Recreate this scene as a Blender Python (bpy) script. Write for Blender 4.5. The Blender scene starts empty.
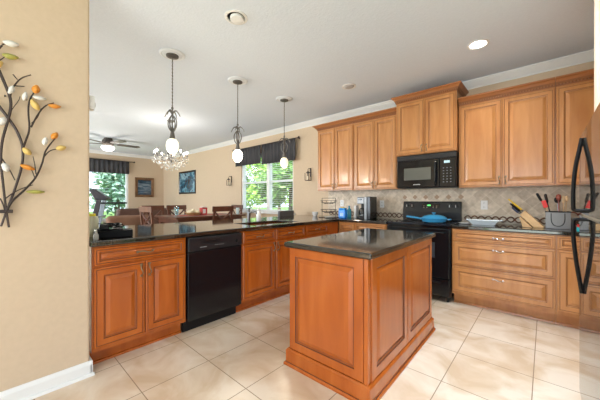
import bpy, bmesh, math, random
from mathutils import Vector, Matrix
random.seed(7)
PI = math.pi
C = bpy.context.scene.collection

# ---------------------------------------------------------------- camera, world, light, exposure
F_PX, HORIZON, YAW, EYE = 274.5, 199.64, 0.7289, 1.2037
cam_data = bpy.data.cameras.new('camera')
cam_data.sensor_width = 36.0
cam_data.lens = 36.0 * F_PX / 600.0
cam_data.shift_y = 0.0
cam_data.clip_start = 0.02
cam = bpy.data.objects.new('camera', cam_data)
C.objects.link(cam)
cam.location = (0, 0, EYE)
cam.rotation_euler = (PI / 2, 0, YAW)
bpy.context.scene.camera = cam

scene = bpy.context.scene
scene.view_settings.view_transform = 'Standard'
scene.view_settings.look = 'None'
scene.view_settings.gamma = 1
scene.view_settings.use_curve_mapping = False
scene.view_settings.exposure = 0.0

world = bpy.data.worlds.new('world')
scene.world = world
world.use_nodes = True
wn = world.node_tree
wn.nodes['Background'].inputs[0].default_value = (0.72, 0.86, 1.0, 1)
wn.nodes['Background'].inputs[1].default_value = 2.6

def light(name, kind, loc, rot, energy, color, **kw):
    d = bpy.data.lights.new(name, kind)
    d.energy = energy
    d.color = color
    for k, v in kw.items():
        setattr(d, k, v)
    o = bpy.data.objects.new(name, d)
    C.objects.link(o)
    o.location = loc
    o.rotation_euler = rot
    return o

sun = light('sun', 'SUN', (0, 0, 10), (0, 0, 0), 14.0, (1.0, 0.95, 0.85), angle=0.02)
sun.rotation_euler = Vector((-0.3, 0.6, -0.75)).to_track_quat('-Z', 'Y').to_euler()
# daylight entering through the glazed openings of the room
light('daylight_rear', 'AREA', (0.6, -2.9, 1.25), (PI / 2 + .48, 0, 0), 106, (0.92, 0.95, 1.0), shape='RECTANGLE', size=3.6, size_y=2.2)
light('daylight_right', 'AREA', (3.05, -0.6, 1.25), (PI / 2, 0, PI / 2), 4, (0.74, 0.87, 1.0), shape='RECTANGLE', size=3.4, size_y=2.2)
light('daylight_dining', 'AREA', (-7.6, -2.9, 1.3), (PI / 2 + .15, 0, 0), 240, (0.86, 0.93, 1.0), shape='RECTANGLE', size=4.5, size_y=2.2)
# unseen fill light, added without a fixture, between the island and the refrigerator
light('kitchen_fill_light', 'AREA', (-0.12, 2.10, 2.68), (0, 0, 0), 31, (0.76, 0.89, 1.0), shape='RECTANGLE', size=0.5, size_y=1.0, spread=1.9)

# ---------------------------------------------------------------- materials
def new_mat(name):
    m = bpy.data.materials.new(name)
    m.use_nodes = True
    return m, m.node_tree.nodes, m.node_tree.links, m.node_tree.nodes['Principled BSDF']

def plain(name, col, rough=0.5, metal=0.0, **kw):
    m, n, l, b = new_mat(name)
    b.inputs['Base Color'].default_value = (*col, 1)
    b.inputs['Roughness'].default_value = rough
    b.inputs['Metallic'].default_value = metal
    for k, v in kw.items():
        b.inputs[k.replace('_', ' ')].default_value = v
    # faint procedural variation of the surface finish
    t = n.new('ShaderNodeTexCoord'); x = n.new('ShaderNodeTexNoise'); r = n.new('ShaderNodeMapRange')
    x.inputs['Scale'].default_value = 18
    l.new(t.outputs['Object'], x.inputs['Vector']); l.new(x.outputs['Fac'], r.inputs['Value'])
    r.inputs['To Min'].default_value = max(0, rough - 0.03); r.inputs['To Max'].default_value = min(1, rough + 0.03)
    l.new(r.outputs['Result'], b.inputs['Roughness'])
    return m

def glow(name, col, strength):
    m, n, l, b = new_mat(name)
    b.inputs['Base Color'].default_value = (*col, 1)
    b.inputs['Emission Color'].default_value = (*col, 1)
    b.inputs['Emission Strength'].default_value = strength
    return m

def ramp(n, stops):
    r = n.new('ShaderNodeValToRGB')
    e = r.color_ramp.elements
    e[0].position, e[0].color = stops[0][0], (*stops[0][1], 1)
    e[1].position, e[1].color = stops[-1][0], (*stops[-1][1], 1)
    for p, c in stops[1:-1]:
        k = e.new(p); k.color = (*c, 1)
    return r

def noisy(name, stops, scale=(1, 1, 1), nscale=8, detail=4, rough=0.4, bump=0.0, coat=0.0, distortion=0.0, spec=0.5):
    m, n, l, b = new_mat(name)
    t = n.new('ShaderNodeTexCoord'); mp = n.new('ShaderNodeMapping'); x = n.new('ShaderNodeTexNoise')
    mp.inputs['Scale'].default_value = scale
    x.inputs['Scale'].default_value = nscale; x.inputs['Detail'].default_value = detail
    x.inputs['Distortion'].default_value = distortion
    l.new(t.outputs['Object'], mp.inputs['Vector']); l.new(mp.outputs[0], x.inputs['Vector'])
    r = ramp(n, stops); l.new(x.outputs['Fac'], r.inputs[0]); l.new(r.outputs[0], b.inputs['Base Color'])
    b.inputs['Roughness'].default_value = rough
    b.inputs['Coat Weight'].default_value = coat
    b.inputs['Coat Roughness'].default_value = 0.12
    b.inputs['Specular IOR Level'].default_value = spec
    if bump:
        bp = n.new('ShaderNodeBump'); bp.inputs['Strength'].default_value = bump; bp.inputs['Distance'].default_value = 0.01
        l.new(x.outputs['Fac'], bp.inputs['Height']); l.new(bp.outputs[0], b.inputs['Normal'])
    return m

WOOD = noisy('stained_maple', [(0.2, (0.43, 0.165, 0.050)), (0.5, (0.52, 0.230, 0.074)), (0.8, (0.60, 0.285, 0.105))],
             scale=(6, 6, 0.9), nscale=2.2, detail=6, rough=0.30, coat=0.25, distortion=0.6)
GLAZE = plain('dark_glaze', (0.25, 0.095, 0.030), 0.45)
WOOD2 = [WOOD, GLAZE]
WOODU, WOODU2 = WOOD, WOOD2  # one maple throughout; this paler copy has the brighter light in its colour
WOOD = noisy('stained_maple_warm_lit', [(0.2, (0.34, 0.070, 0.007)), (0.5, (0.42, 0.095, 0.010)), (0.8, (0.50, 0.130, 0.018))],
             scale=(6, 6, 0.9), nscale=2.2, detail=6, rough=0.25, coat=0.5, distortion=0.6, spec=0.4)  # same maple and glaze, warmer local light painted in as a redder tone
WOOD2 = [WOOD, plain('dark_glaze_warm_lit', (0.13, 0.032, 0.008), 0.4)]
DWOOD = noisy('dark_cherry', [(0.2, (0.075, 0.024, 0.013)), (0.8, (0.15, 0.052, 0.028))], scale=(5, 5, 1), nscale=3, rough=0.3)
WALL = noisy('beige_paint', [(0.3, (0.60, 0.465, 0.328)), (0.7, (0.63, 0.49, 0.348))], nscale=30, rough=0.75, bump=0.05)
CEIL = noisy('ceiling_paint', [(0.3, (0.71, 0.775, 0.87)), (0.7, (0.74, 0.805, 0.90))], nscale=60, rough=0.85, bump=0.25)
WHITE = plain('white_gloss_paint', (0.80, 0.80, 0.79), 0.35)
BLACK = plain('black_enamel', (0.006, 0.007, 0.009), 0.12)
BLACKM = plain('black_plastic', (0.006, 0.006, 0.007), 0.45, Specular_IOR_Level=.3)
CHROME = plain('chrome', (0.75, 0.76, 0.78), 0.15, 1.0)
STEEL = plain('brushed_steel', (0.17, 0.17, 0.17), 0.32, 1.0)
BRASS = plain('antique_brass', (0.30, 0.235, 0.15), 0.36, 1.0)
IRON = plain('wrought_iron', (0.06, 0.045, 0.04), 0.45, 0.6)

def granite_mat():
    m, n, l, b = new_mat('dark_granite')
    t = n.new('ShaderNodeTexCoord'); v = n.new('ShaderNodeTexVoronoi'); v.inputs['Scale'].default_value = 150
    x = n.new('ShaderNodeTexNoise'); x.inputs['Scale'].default_value = 25; x.inputs['Detail'].default_value = 5
    l.new(t.outputs['Object'], v.inputs['Vector']); l.new(t.outputs['Object'], x.inputs['Vector'])
    mx = n.new('ShaderNodeMix'); mx.data_type = 'RGBA'; mx.inputs['Factor'].default_value = 0.5
    r = ramp(n, [(0.0, (0.006, 0.006, 0.005)), (0.62, (0.016, 0.014, 0.011)), (0.85, (0.065, 0.050, 0.034)), (1.0, (0.18, 0.14, 0.10))])
    r2 = ramp(n, [(0.35, (0.008, 0.008, 0.007)), (0.7, (0.040, 0.031, 0.021))])
    l.new(v.outputs['Color'], r.inputs[0]); l.new(x.outputs['Fac'], r2.inputs[0])
    l.new(r.outputs[0], mx.inputs['A']); l.new(r2.outputs[0], mx.inputs['B']); l.new(mx.outputs['Result'], b.inputs['Base Color'])
    b.inputs['Roughness'].default_value = 0.07
    b.inputs['IOR'].default_value = 1.82
    return m
GRANITE = granite_mat()

def floor_mat():
    m, n, l, b = new_mat('beige_floor_tile')
    t = n.new('ShaderNodeTexCoord'); mp = n.new('ShaderNodeMapping')
    mp.inputs['Location'].default_value = (0.06 + 0.455 * 40, -0.622 + 0.455 * 40, 0)
    br = n.new('ShaderNodeTexBrick'); br.offset = 0.0; br.squash = 1.0
    br.inputs['Scale'].default_value = 1.0
    br.inputs['Brick Width'].default_value = 0.455; br.inputs['Row Height'].default_value = 0.455
    br.inputs['Mortar Size'].default_value = 0.003; br.inputs['Mortar Smooth'].default_value = 0.3
    br.inputs['Color1'].default_value = (0.0, 0.0, 0.0, 1); br.inputs['Color2'].default_value = (1, 1, 1, 1)
    l.new(t.outputs['Object'], mp.inputs['Vector']); l.new(mp.outputs[0], br.inputs['Vector'])
    x = n.new('ShaderNodeTexNoise'); x.inputs['Scale'].default_value = 3.2; x.inputs['Detail'].default_value = 7; x.inputs['Distortion'].default_value = 0.7
    l.new(t.outputs['Object'], x.inputs['Vector'])
    r = ramp(n, [(0.36, (0.65, 0.485, 0.335)), (0.5, (0.74, 0.595, 0.45)), (0.62, (0.81, 0.695, 0.565))]); l.new(x.outputs['Fac'], r.inputs[0])
    vm = n.new('ShaderNodeMix'); vm.data_type = 'RGBA'; vm.blend_type = 'MULTIPLY'; vm.inputs['Factor'].default_value = 1
    rr = ramp(n, [(0, (0.93, 0.92, 0.91)), (1, (1, 1, 1))]); l.new(br.outputs['Color'], rr.inputs[0])
    l.new(r.outputs[0], vm.inputs['A']); l.new(rr.outputs[0], vm.inputs['B'])
    mx = n.new('ShaderNodeMix'); mx.data_type = 'RGBA'
    l.new(br.outputs['Fac'], mx.inputs['Factor']); l.new(vm.outputs['Result'], mx.inputs['A']); mx.inputs['B'].default_value = (0.33, 0.235, 0.16, 1)
    l.new(mx.outputs['Result'], b.inputs['Base Color'])
    b.inputs['Roughness'].default_value = 0.22
    bp = n.new('ShaderNodeBump'); bp.invert = True; bp.inputs['Strength'].default_value = 0.5; bp.inputs['Distance'].default_value = 0.003
    l.new(br.outputs['Fac'], bp.inputs['Height']); l.new(bp.outputs[0], b.inputs['Normal'])
    return m
FLOOR = floor_mat()

def splash_mat():
    m, n, l, b = new_mat('tumbled_stone_tile')
    t = n.new('ShaderNodeTexCoord'); mp = n.new('ShaderNodeMapping')
    sep = n.new('ShaderNodeSeparateXYZ'); cmb = n.new('ShaderNodeCombineXYZ')
    l.new(t.outputs['Object'], sep.inputs[0]); l.new(sep.outputs['X'], cmb.inputs['X']); l.new(sep.outputs['Z'], cmb.inputs['Y'])
    mp.inputs['Rotation'].default_value = (0, 0, PI / 4); mp.inputs['Location'].default_value = (10.0, 10.0, 0)
    l.new(cmb.outputs[0], mp.inputs['Vector'])
    br = n.new('ShaderNodeTexBrick'); br.offset = 0; br.inputs['Scale'].default_value = 1.0
    br.inputs['Brick Width'].default_value = 0.105; br.inputs['Row Height'].default_value = 0.105
    br.inputs['Mortar Size'].default_value = 0.0025; br.inputs['Mortar Smooth'].default_value = 0.2; br.inputs['Bias'].default_value = 0.0
    br.inputs['Color1'].default_value = (0.60, 0.49, 0.375, 1); br.inputs['Color2'].default_value = (0.83, 0.71, 0.57, 1)
    br.inputs['Mortar'].default_value = (0.80, 0.70, 0.57, 1)
    l.new(mp.outputs[0], br.inputs['Vector'])
    x = n.new('ShaderNodeTexNoise'); x.inputs['Scale'].default_value = 22; x.inputs['Detail'].default_value = 6
    l.new(t.outputs['Object'], x.inputs['Vector'])
    r = ramp(n, [(0.3, (0.72, 0.70, 0.66)), (0.7, (1, 1, 1))]); l.new(x.outputs['Fac'], r.inputs[0])
    mx = n.new('ShaderNodeMix'); mx.data_type = 'RGBA'; mx.blend_type = 'MULTIPLY'; mx.inputs['Factor'].default_value = 1
    l.new(br.outputs['Color'], mx.inputs['A']); l.new(r.outputs[0], mx.inputs['B']); l.new(mx.outputs['Result'], b.inputs['Base Color'])
    b.inputs['Roughness'].default_value = 0.45
    return m
SPLASH = splash_mat()

def glass_mat(name='window_glass', tint=(1, 1, 1), refl=0.12):
    m, n, l, b = new_mat(name)
    n.remove(b)
    tr = n.new('ShaderNodeBsdfTransparent'); gl = n.new('ShaderNodeBsdfGlossy'); mx = n.new('ShaderNodeMixShader')
    tr.inputs[0].default_value = (*tint, 1); gl.inputs['Roughness'].default_value = 0.02
    fr = n.new('ShaderNodeLayerWeight'); fr.inputs[0].default_value = 0.5
    pw = n.new('ShaderNodeMath'); pw.operation = 'POWER'; pw.inputs[1].default_value = 5.0
    mt = n.new('ShaderNodeMath'); mt.operation = 'MULTIPLY_ADD'; mt.inputs[1].default_value = 0.45; mt.inputs[2].default_value = refl * 0.2
    l.new(fr.outputs['Facing'], pw.inputs[0]); l.new(pw.outputs[0], mt.inputs[0]); l.new(mt.outputs[0], mx.inputs[0])
    l.new(tr.outputs[0], mx.inputs[1]); l.new(gl.outputs[0], mx.inputs[2])
    l.new(mx.outputs[0], n['Material Output'].inputs['Surface'])
    return m
GLASS = glass_mat()

# ---------------------------------------------------------------- mesh helpers
class MB:
    def __init__(s):
        s.v = []; s.f = []; s.m = []
    def add(s, vs, fs, mi=0):
        o = len(s.v)
        s.v += [tuple(p) for p in vs]
        s.f += [tuple(i + o for i in f) for f in fs]
        s.m += [mi] * len(fs)
        return s
    def box(s, x0, x1, y0, y1, z0, z1, mi=0):
        return s.add([(x0, y0, z0), (x1, y0, z0), (x1, y1, z0), (x0, y1, z0), (x0, y0, z1), (x1, y0, z1), (x1, y1, z1), (x0, y1, z1)],
                     [(0, 3, 2, 1), (4, 5, 6, 7), (0, 1, 5, 4), (1, 2, 6, 5), (2, 3, 7, 6), (3, 0, 4, 7)], mi)
    def prism(s, prof, axis, a, b, mi=0):
        # profile of 2d points, extruded along axis (x: prof=(y,z); y: prof=(x,z); z: prof=(x,y))
        def P(p, t):
            return {'x': (t, p[0], p[1]), 'y': (p[0], t, p[1]), 'z': (p[0], p[1], t)}[axis]
        n = len(prof)
        vs = [P(p, a) for p in prof] + [P(p, b) for p in prof]
        fs = [tuple(range(n)), tuple(range(2 * n - 1, n - 1, -1))] + [(i, (i + 1) % n, n + (i + 1) % n, n + i) for i in range(n)]
        return s.add(vs, fs, mi)
    def lathe(s, prof, c=(0, 0, 0), seg=20, mi=0, axis='z', sx=1, sy=1):
        vs = []
        for r, z in prof:
            for k in range(seg):
                a = 2 * PI * k / seg
                p = (r * math.cos(a) * sx, r * math.sin(a) * sy, z)
                if axis == 'y': p = (p[0], -p[2], p[1])
                if axis == 'x': p = (p[2], p[0], p[1])
                vs.append((p[0] + c[0], p[1] + c[1], p[2] + c[2]))
        fs = []
        for i in range(len(prof) - 1):
            for k in range(seg):
                k2 = (k + 1) % seg
                fs.append((i * seg + k, i * seg + k2, (i + 1) * seg + k2, (i + 1) * seg + k))
        if prof[0][0] > 1e-5: fs.append(tuple(range(seg - 1, -1, -1)))
        if prof[-1][0] > 1e-5: fs.append(tuple((len(prof) - 1) * seg + k for k in range(seg)))
        return s.add(vs, fs, mi)
    def cyl(s, c, r, h, seg=20, mi=0, axis='z'):
        return s.lathe([(r, 0), (r, h)], c, seg, mi, axis)
    def tube(s, pts, r, seg=8, closed=False, mi=0, smooth=0):
        pts = [Vector(p) for p in pts]
        for _ in range(smooth):
            q = []
            n = len(pts)
            rng = range(n) if closed else range(n - 1)
            if not closed: q.append(pts[0])
            for i in rng:
                a, b2 = pts[i], pts[(i + 1) % n]
                q += [a * 0.75 + b2 * 0.25, a * 0.25 + b2 * 0.75]
            if not closed: q.append(pts[-1])
            pts = q
        n = len(pts)
        rs = r if isinstance(r, (list, tuple)) else None
        vs = []; up = None
        for i, p in enumerate(pts):
            if closed: t = pts[(i + 1) % n] - pts[i - 1]
            else: t = pts[min(i + 1, n - 1)] - pts[max(i - 1, 0)]
            t.normalize()
            if up is None:
                up = Vector((0, 0, 1)) if abs(t.z) < 0.9 else Vector((1, 0, 0))
            a = t.cross(up)
            if a.length < 1e-4: a = t.cross(Vector((0, 1, 0.1)))
            a.normalize(); b2 = a.cross(t).normalized(); up = b2
            rad = rs[0] + (rs[1] - rs[0]) * i / max(1, n - 1) if rs else r
            for k in range(seg):
                an = 2 * PI * k / seg
                vs.append(p + a * math.cos(an) * rad + b2 * math.sin(an) * rad)
        fs = []
        for i in range(n if closed else n - 1):
            j = (i + 1) % n
            for k in range(seg):
                k2 = (k + 1) % seg
                fs.append((i * seg + k, i * seg + k2, j * seg + k2, j * seg + k))
        if not closed:
            fs.append(tuple(range(seg - 1, -1, -1))); fs.append(tuple((n - 1) * seg + k for k in range(seg)))
        return s.add(vs, fs, mi)
    def loops(s, rects, mis, cap=True):
        # rects: list of 4-point loops; mis: material per ring, last for the cap
        vs = [p for r in rects for p in r]
        o = len(s.v)
        s.v += [tuple(p) for p in vs]
        for i in range(len(rects) - 1):
            for k in range(4):
                k2 = (k + 1) % 4
                s.f.append((o + i * 4 + k, o + i * 4 + k2, o + (i + 1) * 4 + k2, o + (i + 1) * 4 + k)); s.m.append(mis[i])
        if cap:
            e = (len(rects) - 1) * 4
            s.f.append((o + e, o + e + 1, o + e + 2, o + e + 3)); s.m.append(mis[-1])
            s.f.append((o + 3, o + 2, o + 1, o)); s.m.append(mis[0])
        return s
    def panel(s, x0, x1, z0, z1, y=0.0, t=0.02, frame=0.055, raised=True, rim=True):
        # raised panel front facing -y
        f = frame
        L = [(0, 0, 0), (0, t - .004, 0), (.004, t, 0)]
        if rim: L += [(.012, t, 1), (.014, t - .003, 1), (.017, t, 0)]
        L += [(f, t, 1), (f + .004, t - .008, 0), (f + .009, t - .009, 1), (f + .013, t - .010, 0)]
        if raised: L += [(f + .038, t - .001, 0), (f + .040, t, 0)]
        rects = [[(x0 + i, y - d, z0 + i), (x1 - i, y - d, z0 + i), (x1 - i, y - d, z1 - i), (x0 + i, y - d, z1 - i)] for i, d, _ in L]
        return s.loops(rects, [m for _, _, m in L])
    def leafquad(s, c, a, b2, mi=0):
        return s.add([c - a, c - b2 * .5, c + a, c + b2 * .5], [(0, 1, 2, 3)], mi)
    def build(s, name, mats, parent=None, smooth=False, bevel=0.0, seg=2, loc=None, rotz=0):
        me = bpy.data.meshes.new(name)
        me.from_pydata(s.v, [], s.f)
        if not isinstance(mats, (list, tuple)): mats = [mats]
        for m in mats: me.materials.append(m)
        for p, mi in zip(me.polygons, s.m): p.material_index = min(mi, len(mats) - 1)
        bm = bmesh.new(); bm.from_mesh(me); bmesh.ops.recalc_face_normals(bm, faces=bm.faces); bm.to_mesh(me); bm.free()
        if smooth:
            me.shade_smooth()
            if smooth != 'all':
                try: me.set_sharp_from_angle(angle=math.radians(40))
                except Exception: pass
        o = bpy.data.objects.new(name, me)
        C.objects.link(o)
        if parent: o.parent = parent
        if loc: o.location = loc
        if rotz: o.rotation_euler.z = rotz
        if bevel:
            md = o.modifiers.new('bevel', 'BEVEL'); md.width = bevel; md.segments = seg; md.limit_method = 'ANGLE'; md.angle_limit = math.radians(40)
        return o

def tag(o, label, cat, group=None, kind=None):
    o['label'] = label; o['category'] = cat
    if group: o['group'] = group
    if kind: o['kind'] = kind
    return o

def thing(name, label, cat, loc=(0, 0, 0), rz=0, group=None):
    o = bpy.data.objects.new(name, None); C.objects.link(o)
    o.location = loc; o.rotation_euler.z = rz; o.empty_display_size = 0.1
    return tag(o, label, cat, group)

def struct(name, mb, mats, label=None, **kw):
    o = mb.build(name, mats, **kw); o['kind'] = 'structure'
    if label: o['label'] = label
    return o

def copy_tree(o, parent=None):
    c = o.copy(); C.objects.link(c); c.parent = parent
    for ch in list(o.children): copy_tree(ch, c)
    return c

def slab(rects, z0, z1):
    xs = sorted({v for r in rects for v in r[:2]}); ys = sorted({v for r in rects for v in r[2:]})
    fill = {}
    for i in range(len(xs) - 1):
        for j in range(len(ys) - 1):
            cx, cy = (xs[i] + xs[i + 1]) / 2, (ys[j] + ys[j + 1]) / 2
            fill[i, j] = any(r[0] < cx < r[1] and r[2] < cy < r[3] for r in rects)
    mb = MB(); idx = {}
    def V(i, j, k):
        if (i, j, k) not in idx:
            idx[i, j, k] = len(mb.v); mb.v.append((xs[i], ys[j], (z0, z1)[k]))
        return idx[i, j, k]
    for (i, j), ok in fill.items():
        if not ok: continue
        mb.f.append((V(i, j, 1), V(i + 1, j, 1), V(i + 1, j + 1, 1), V(i, j + 1, 1))); mb.m.append(0)
        mb.f.append((V(i, j, 0), V(i, j + 1, 0), V(i + 1, j + 1, 0), V(i + 1, j, 0))); mb.m.append(0)
        for (di, dj, a, b2) in ((-1, 0, (i, j), (i, j + 1)), (1, 0, (i + 1, j), (i + 1, j + 1)), (0, -1, (i, j), (i + 1, j)), (0, 1, (i, j + 1), (i + 1, j + 1))):
            if not fill.get((i + di, j + dj), False):
                mb.f.append((V(*a, 0), V(*b2, 0), V(*b2, 1), V(*a, 1))); mb.m.append(0)
    return mb

# ================================================================ STRUCTURE
XL, XR, YB, YF, H = -10.4, 3.2, -3.05, 4.16, 2.74
struct('floor', MB().box(XL - .2, XR + .2, YB - .2, YF + .15, -0.1, 0), FLOOR)
struct('ceiling', MB().box(XL - .2, XR + .2, YB - .2, YF + .15, H, H + .12), CEIL)
# range wall with the dining window opening
wx0, wx1, wz0, wz1 = -5.70, -3.90, 0.93, 2.30
w = MB().box(XL - .15, wx0, YF, YF + .15, 0, H).box(wx1, XR + .15, YF, YF + .15, 0, H).box(wx0, wx1, YF, YF + .15, 0, wz0).box(wx0, wx1, YF, YF + .15, wz1, H)
struct('wall_back', w, WALL)
# far living room wall with glazed door opening
fy0, fy1, fz1 = 0.6, 3.03, 2.28
w = MB().box(XL - .15, XL, YB, fy0, 0, H).box(XL - .15, XL, fy1, YF, 0, H).box(XL - .15, XL, fy0, fy1, fz1, H)
struct('wall_far', w, WALL)
# rear walls behind the camera with the openings that let daylight in
w = MB().box(XL, -9.9, YB - .15, YB, 0, H).box(-5.3, -2.1, YB - .15, YB, 0, H).box(2.5, XR, YB - .15, YB, 0, H).box(-9.9, -5.3, YB - .15, YB, 2.4, H).box(-2.1, 2.5, YB - .15, YB, 2.4, H)
struct('wall_rear', w, WALL)
w = MB().box(XR, XR + .15, YB, -2.35, 0, H).box(XR, XR + .15, 1.15, YF, 0, H).box(XR, XR + .15, -2.35, 1.15, 2.4, H)
struct('wall_right', w, WALL)
struct('wall_left', MB().box(-2.475, -2.337, YB, 0.445, 0, H), WALL, bevel=0.012, label='beige wall stub at the left with metal branch art')
struct('wall_alcove', MB().box(0.236, XR, 2.47, 2.60, 0, H), WALL, bevel=0.014)
struct('wall_kitchen_end', MB().box(0.80, 0.92, 2.60, YF, 0, H), WALL)
# baseboards
bp = [(0, 0), (.015, 0), (.015, .075), (.008, .10), (0, .10)]
m = MB().prism([(-2.337 + a, z) for a, z in bp], 'y', YB, 0.455).box(-2.475, -2.322, .445, .46, 0, .098)
m.prism([(-2.337 + a, z) for a, z in [(0.015, 0), (.030, 0), (.026, .016), (.015, .02)]], 'y', YB, .468)
struct('baseboard_left', m, WHITE, bevel=.002)
struct('baseboard_far', MB().prism([(XL + a, z) for a, z in bp], 'y', fy1 + .1, YF), WHITE)
struct('baseboard_back', MB().prism([(YF - a, z) for a, z in bp], 'x', XL, -3.02), WHITE)
# crown mouldings
cp = [(0, 0), (.085, 0), (.085, -.012), (.070, -.016), (.058, -.034), (.030, -.060), (.020, -.072), (.012, -.076), (.012, -.092), (0, -.092)]
struct('trim_1', MB().prism([(YF - a, H + z) for a, z in cp], 'x', XL, .80), WHITE)
struct('trim_2', MB().prism([(XL + a, H + z) for a, z in cp], 'y', YB, YF - .086), WHITE)

# dining window
m = MB()
def frame_rect(mb, x0, x1, z0, z1, y0, y1, t):
    mb.box(x0, x0 + t, y0, y1, z0, z1).box(x1 - t, x1, y0, y1, z0, z1).box(x0 + t, x1 - t, y0, y1, z0, z0 + t).box(x0 + t, x1 - t, y0, y1, z1 - t, z1)
frame_rect(m, wx0, wx1, wz0, wz1, YF + .03, YF + .12, .05)
xm = -4.72
m.box(xm - .05, xm + .05, YF + .03, YF + .12, wz0 + .05, wz1 - .05)
m.box(wx0 + .05, xm - .05, YF + .05, YF + .11, 1.60, 1.65).box(xm + .05, wx1 - .05, YF + .05, YF + .11, 1.60, 1.65)
win = struct('window_1', m, WHITE, bevel=.004)
g = MB().box(wx0 + .05, wx1 - .05, YF + .078, YF + .084, wz0 + .05, wz1 - .05)
g.build('window_pane', GLASS, win)
MB().box(wx0 - .06, wx1 + .06, YF - .06, YF + .03, wz0 - .035, wz0).build('window_sill', WHITE, win, bevel=.006)
BLIND = plain('white_blind', (.72, .76, .78), .5)
for (a, b2, nm) in ((wx0 + .055, xm - .055, 0), (xm + .055, wx1 - .055, 1)):
    t = thing('window_blind', ['left', 'right'][nm] + ' half white slatted blind, open, over the dining window', 'blind', (0, 0, 0), 0)
    sl = MB()
    z = wz0 + .06
    while z < 2.2:
        sl.box(a, b2, YF - .002, YF + .030, z, z + .0065); z += .043
    sl.build('slat_stack', BLIND, t)
    MB().box(a, b2, YF - .012, YF + .030, 2.2, 2.25).build('head_rail', BLIND, t)
    cd = MB()
    for x in (a + .15, b2 - .15): cd.tube([(x, YF - .006, wz0 + .06), (x, YF - .006, 2.21)], .0015, 5)
    cd.build('ladder_cord', BLIND, t)

# far sliding door
m = MB()
def yframe(mb, y0, y1, z0, z1, x0, x1, t):
    mb.box(x0, x1, y0, y0 + t, z0, z1).box(x0, x1, y1 - t, y1, z0, z1).box(x0, x1, y0 + t, y1 - t, z0, z0 + t).box(x0, x1, y0 + t, y1 - t, z1 - t, z1)
yframe(m, fy0, fy1, 0, fz1, XL - .12, XL - .02, .06)
m.box(XL - .10, XL - .04, 1.78, 1.85, .06, fz1 - .06)
dr = struct('door_1', m, WHITE, bevel=.004)
MB().box(XL - .073, XL - .067, fy0 + .06, fy1 - .06, .06, fz1 - .06).build('door_pane', GLASS, dr)
# glazed rear openings
m = MB(); frame_rect(m, -2.1, 2.5, 0, 2.4, YB - .12, YB - .03, .06); m.box(.17, .23, YB - .11, YB - .04, .06, 2.34)
struct('door_2', m, WHITE)
m = MB(); frame_rect(m, -9.9, -5.3, 0, 2.4, YB - .12, YB - .03, .06); m.box(-7.63, -7.57, YB - .11, YB - .04, .06, 2.34)
struct('door_3', m, WHITE)
m = MB(); yframe(m, -2.35, 1.15, 0, 2.4, XR + .03, XR + .12, .06); m.box(XR + .04, XR + .11, -.63, -.57, .06, 2.34)
struct('door_4', m, WHITE)

# backsplash and its border
m = MB().box(-3.0, .79, YF - .010, YF, .914, 1.80)
struct('wall_backsplash', m, SPLASH)
TILEB = plain('brown_tile', (.13, .062, .035), .4)
BORD = plain('cream_border_tile', (.50, .43, .33), .45)
def border(x0, x1, nm):
    mb = MB().box(x0, x1, YF - .016, YF - .010, .918, 1.018, 0)
    n = int((x1 - x0) / .012)
    for ph in (0, PI):
        pts = [(x0 + .01 + (x1 - x0 - .02) * i / n, YF - .022 - .005 * math.cos(ph), .968 + .032 * math.sin(ph + 2 * PI * (i * .012) / .15)) for i in range(n + 1)]
        mb.tube(pts, .008, 6, mi=1)
    struct(nm, mb, [BORD, TILEB])
border(-2.98, -1.60, 'trim_3'); border(-.80, .60, 'trim_4')
m = MB()
for i in range(6):
    x = -1.58 + i * .149; z = 1.245
    s = .036
    m.add([(x - s, YF - .0112, z), (x, YF - .0112, z - s), (x + s, YF - .0112, z), (x, YF - .0112, z + s), (x - s, YF - .010, z), (x, YF - .010, z - s), (x + s, YF - .010, z), (x, YF - .010, z + s)],
          [(0, 1, 2, 3), (0, 4, 5, 1), (1, 5, 6, 2), (2, 6, 7, 3), (3, 7, 4, 0)])
struct('trim_5', m, plain('rust_tile', (.42, .27, .17), .4))

# ================================================================ CABINETS
CROWNW = [noisy('redder_maple', [(0.2, (0.33, 0.115, 0.035)), (0.8, (0.44, 0.17, 0.058))], scale=(0.9, 6, 6), nscale=2.2, rough=0.3, coat=0.25), GLAZE]
def pull(parent, x, z, vert=False, L=.10, y=-.02, mat=None, name='handle'):
    mb = MB(); n = 10; pts = []
    for i in range(n + 1):
        a = i / n; u = (a - .5) * L; d = .026 * math.sin(PI * a) ** .6; wv = .006 * math.sin(2 * PI * a)
        pts.append((x + wv, y - d, z + u) if vert else (x + u, y - d, z + wv))
    mb.tube(pts, .0048, 7)
    for e in (-.5, .5):
        cx, cz = (x, z + e * L) if vert else (x + e * L, z)
        mb.lathe([(.0, .004), (.009, .003), (.010, 0)], (cx, y - .0005, cz), 10, axis='y')
        q = [(cx, y - .004, cz)] + [((cx + .009 * k, y - .006, cz + e * .022 * k) if vert else (cx + e * .022 * k, y - .006, cz + .009 * k)) for k in (.5, 1)]
        mb.tube(q, [.005, .002], 6)
    return mb.build(name, mat or BRASS, parent, smooth=True)

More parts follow.
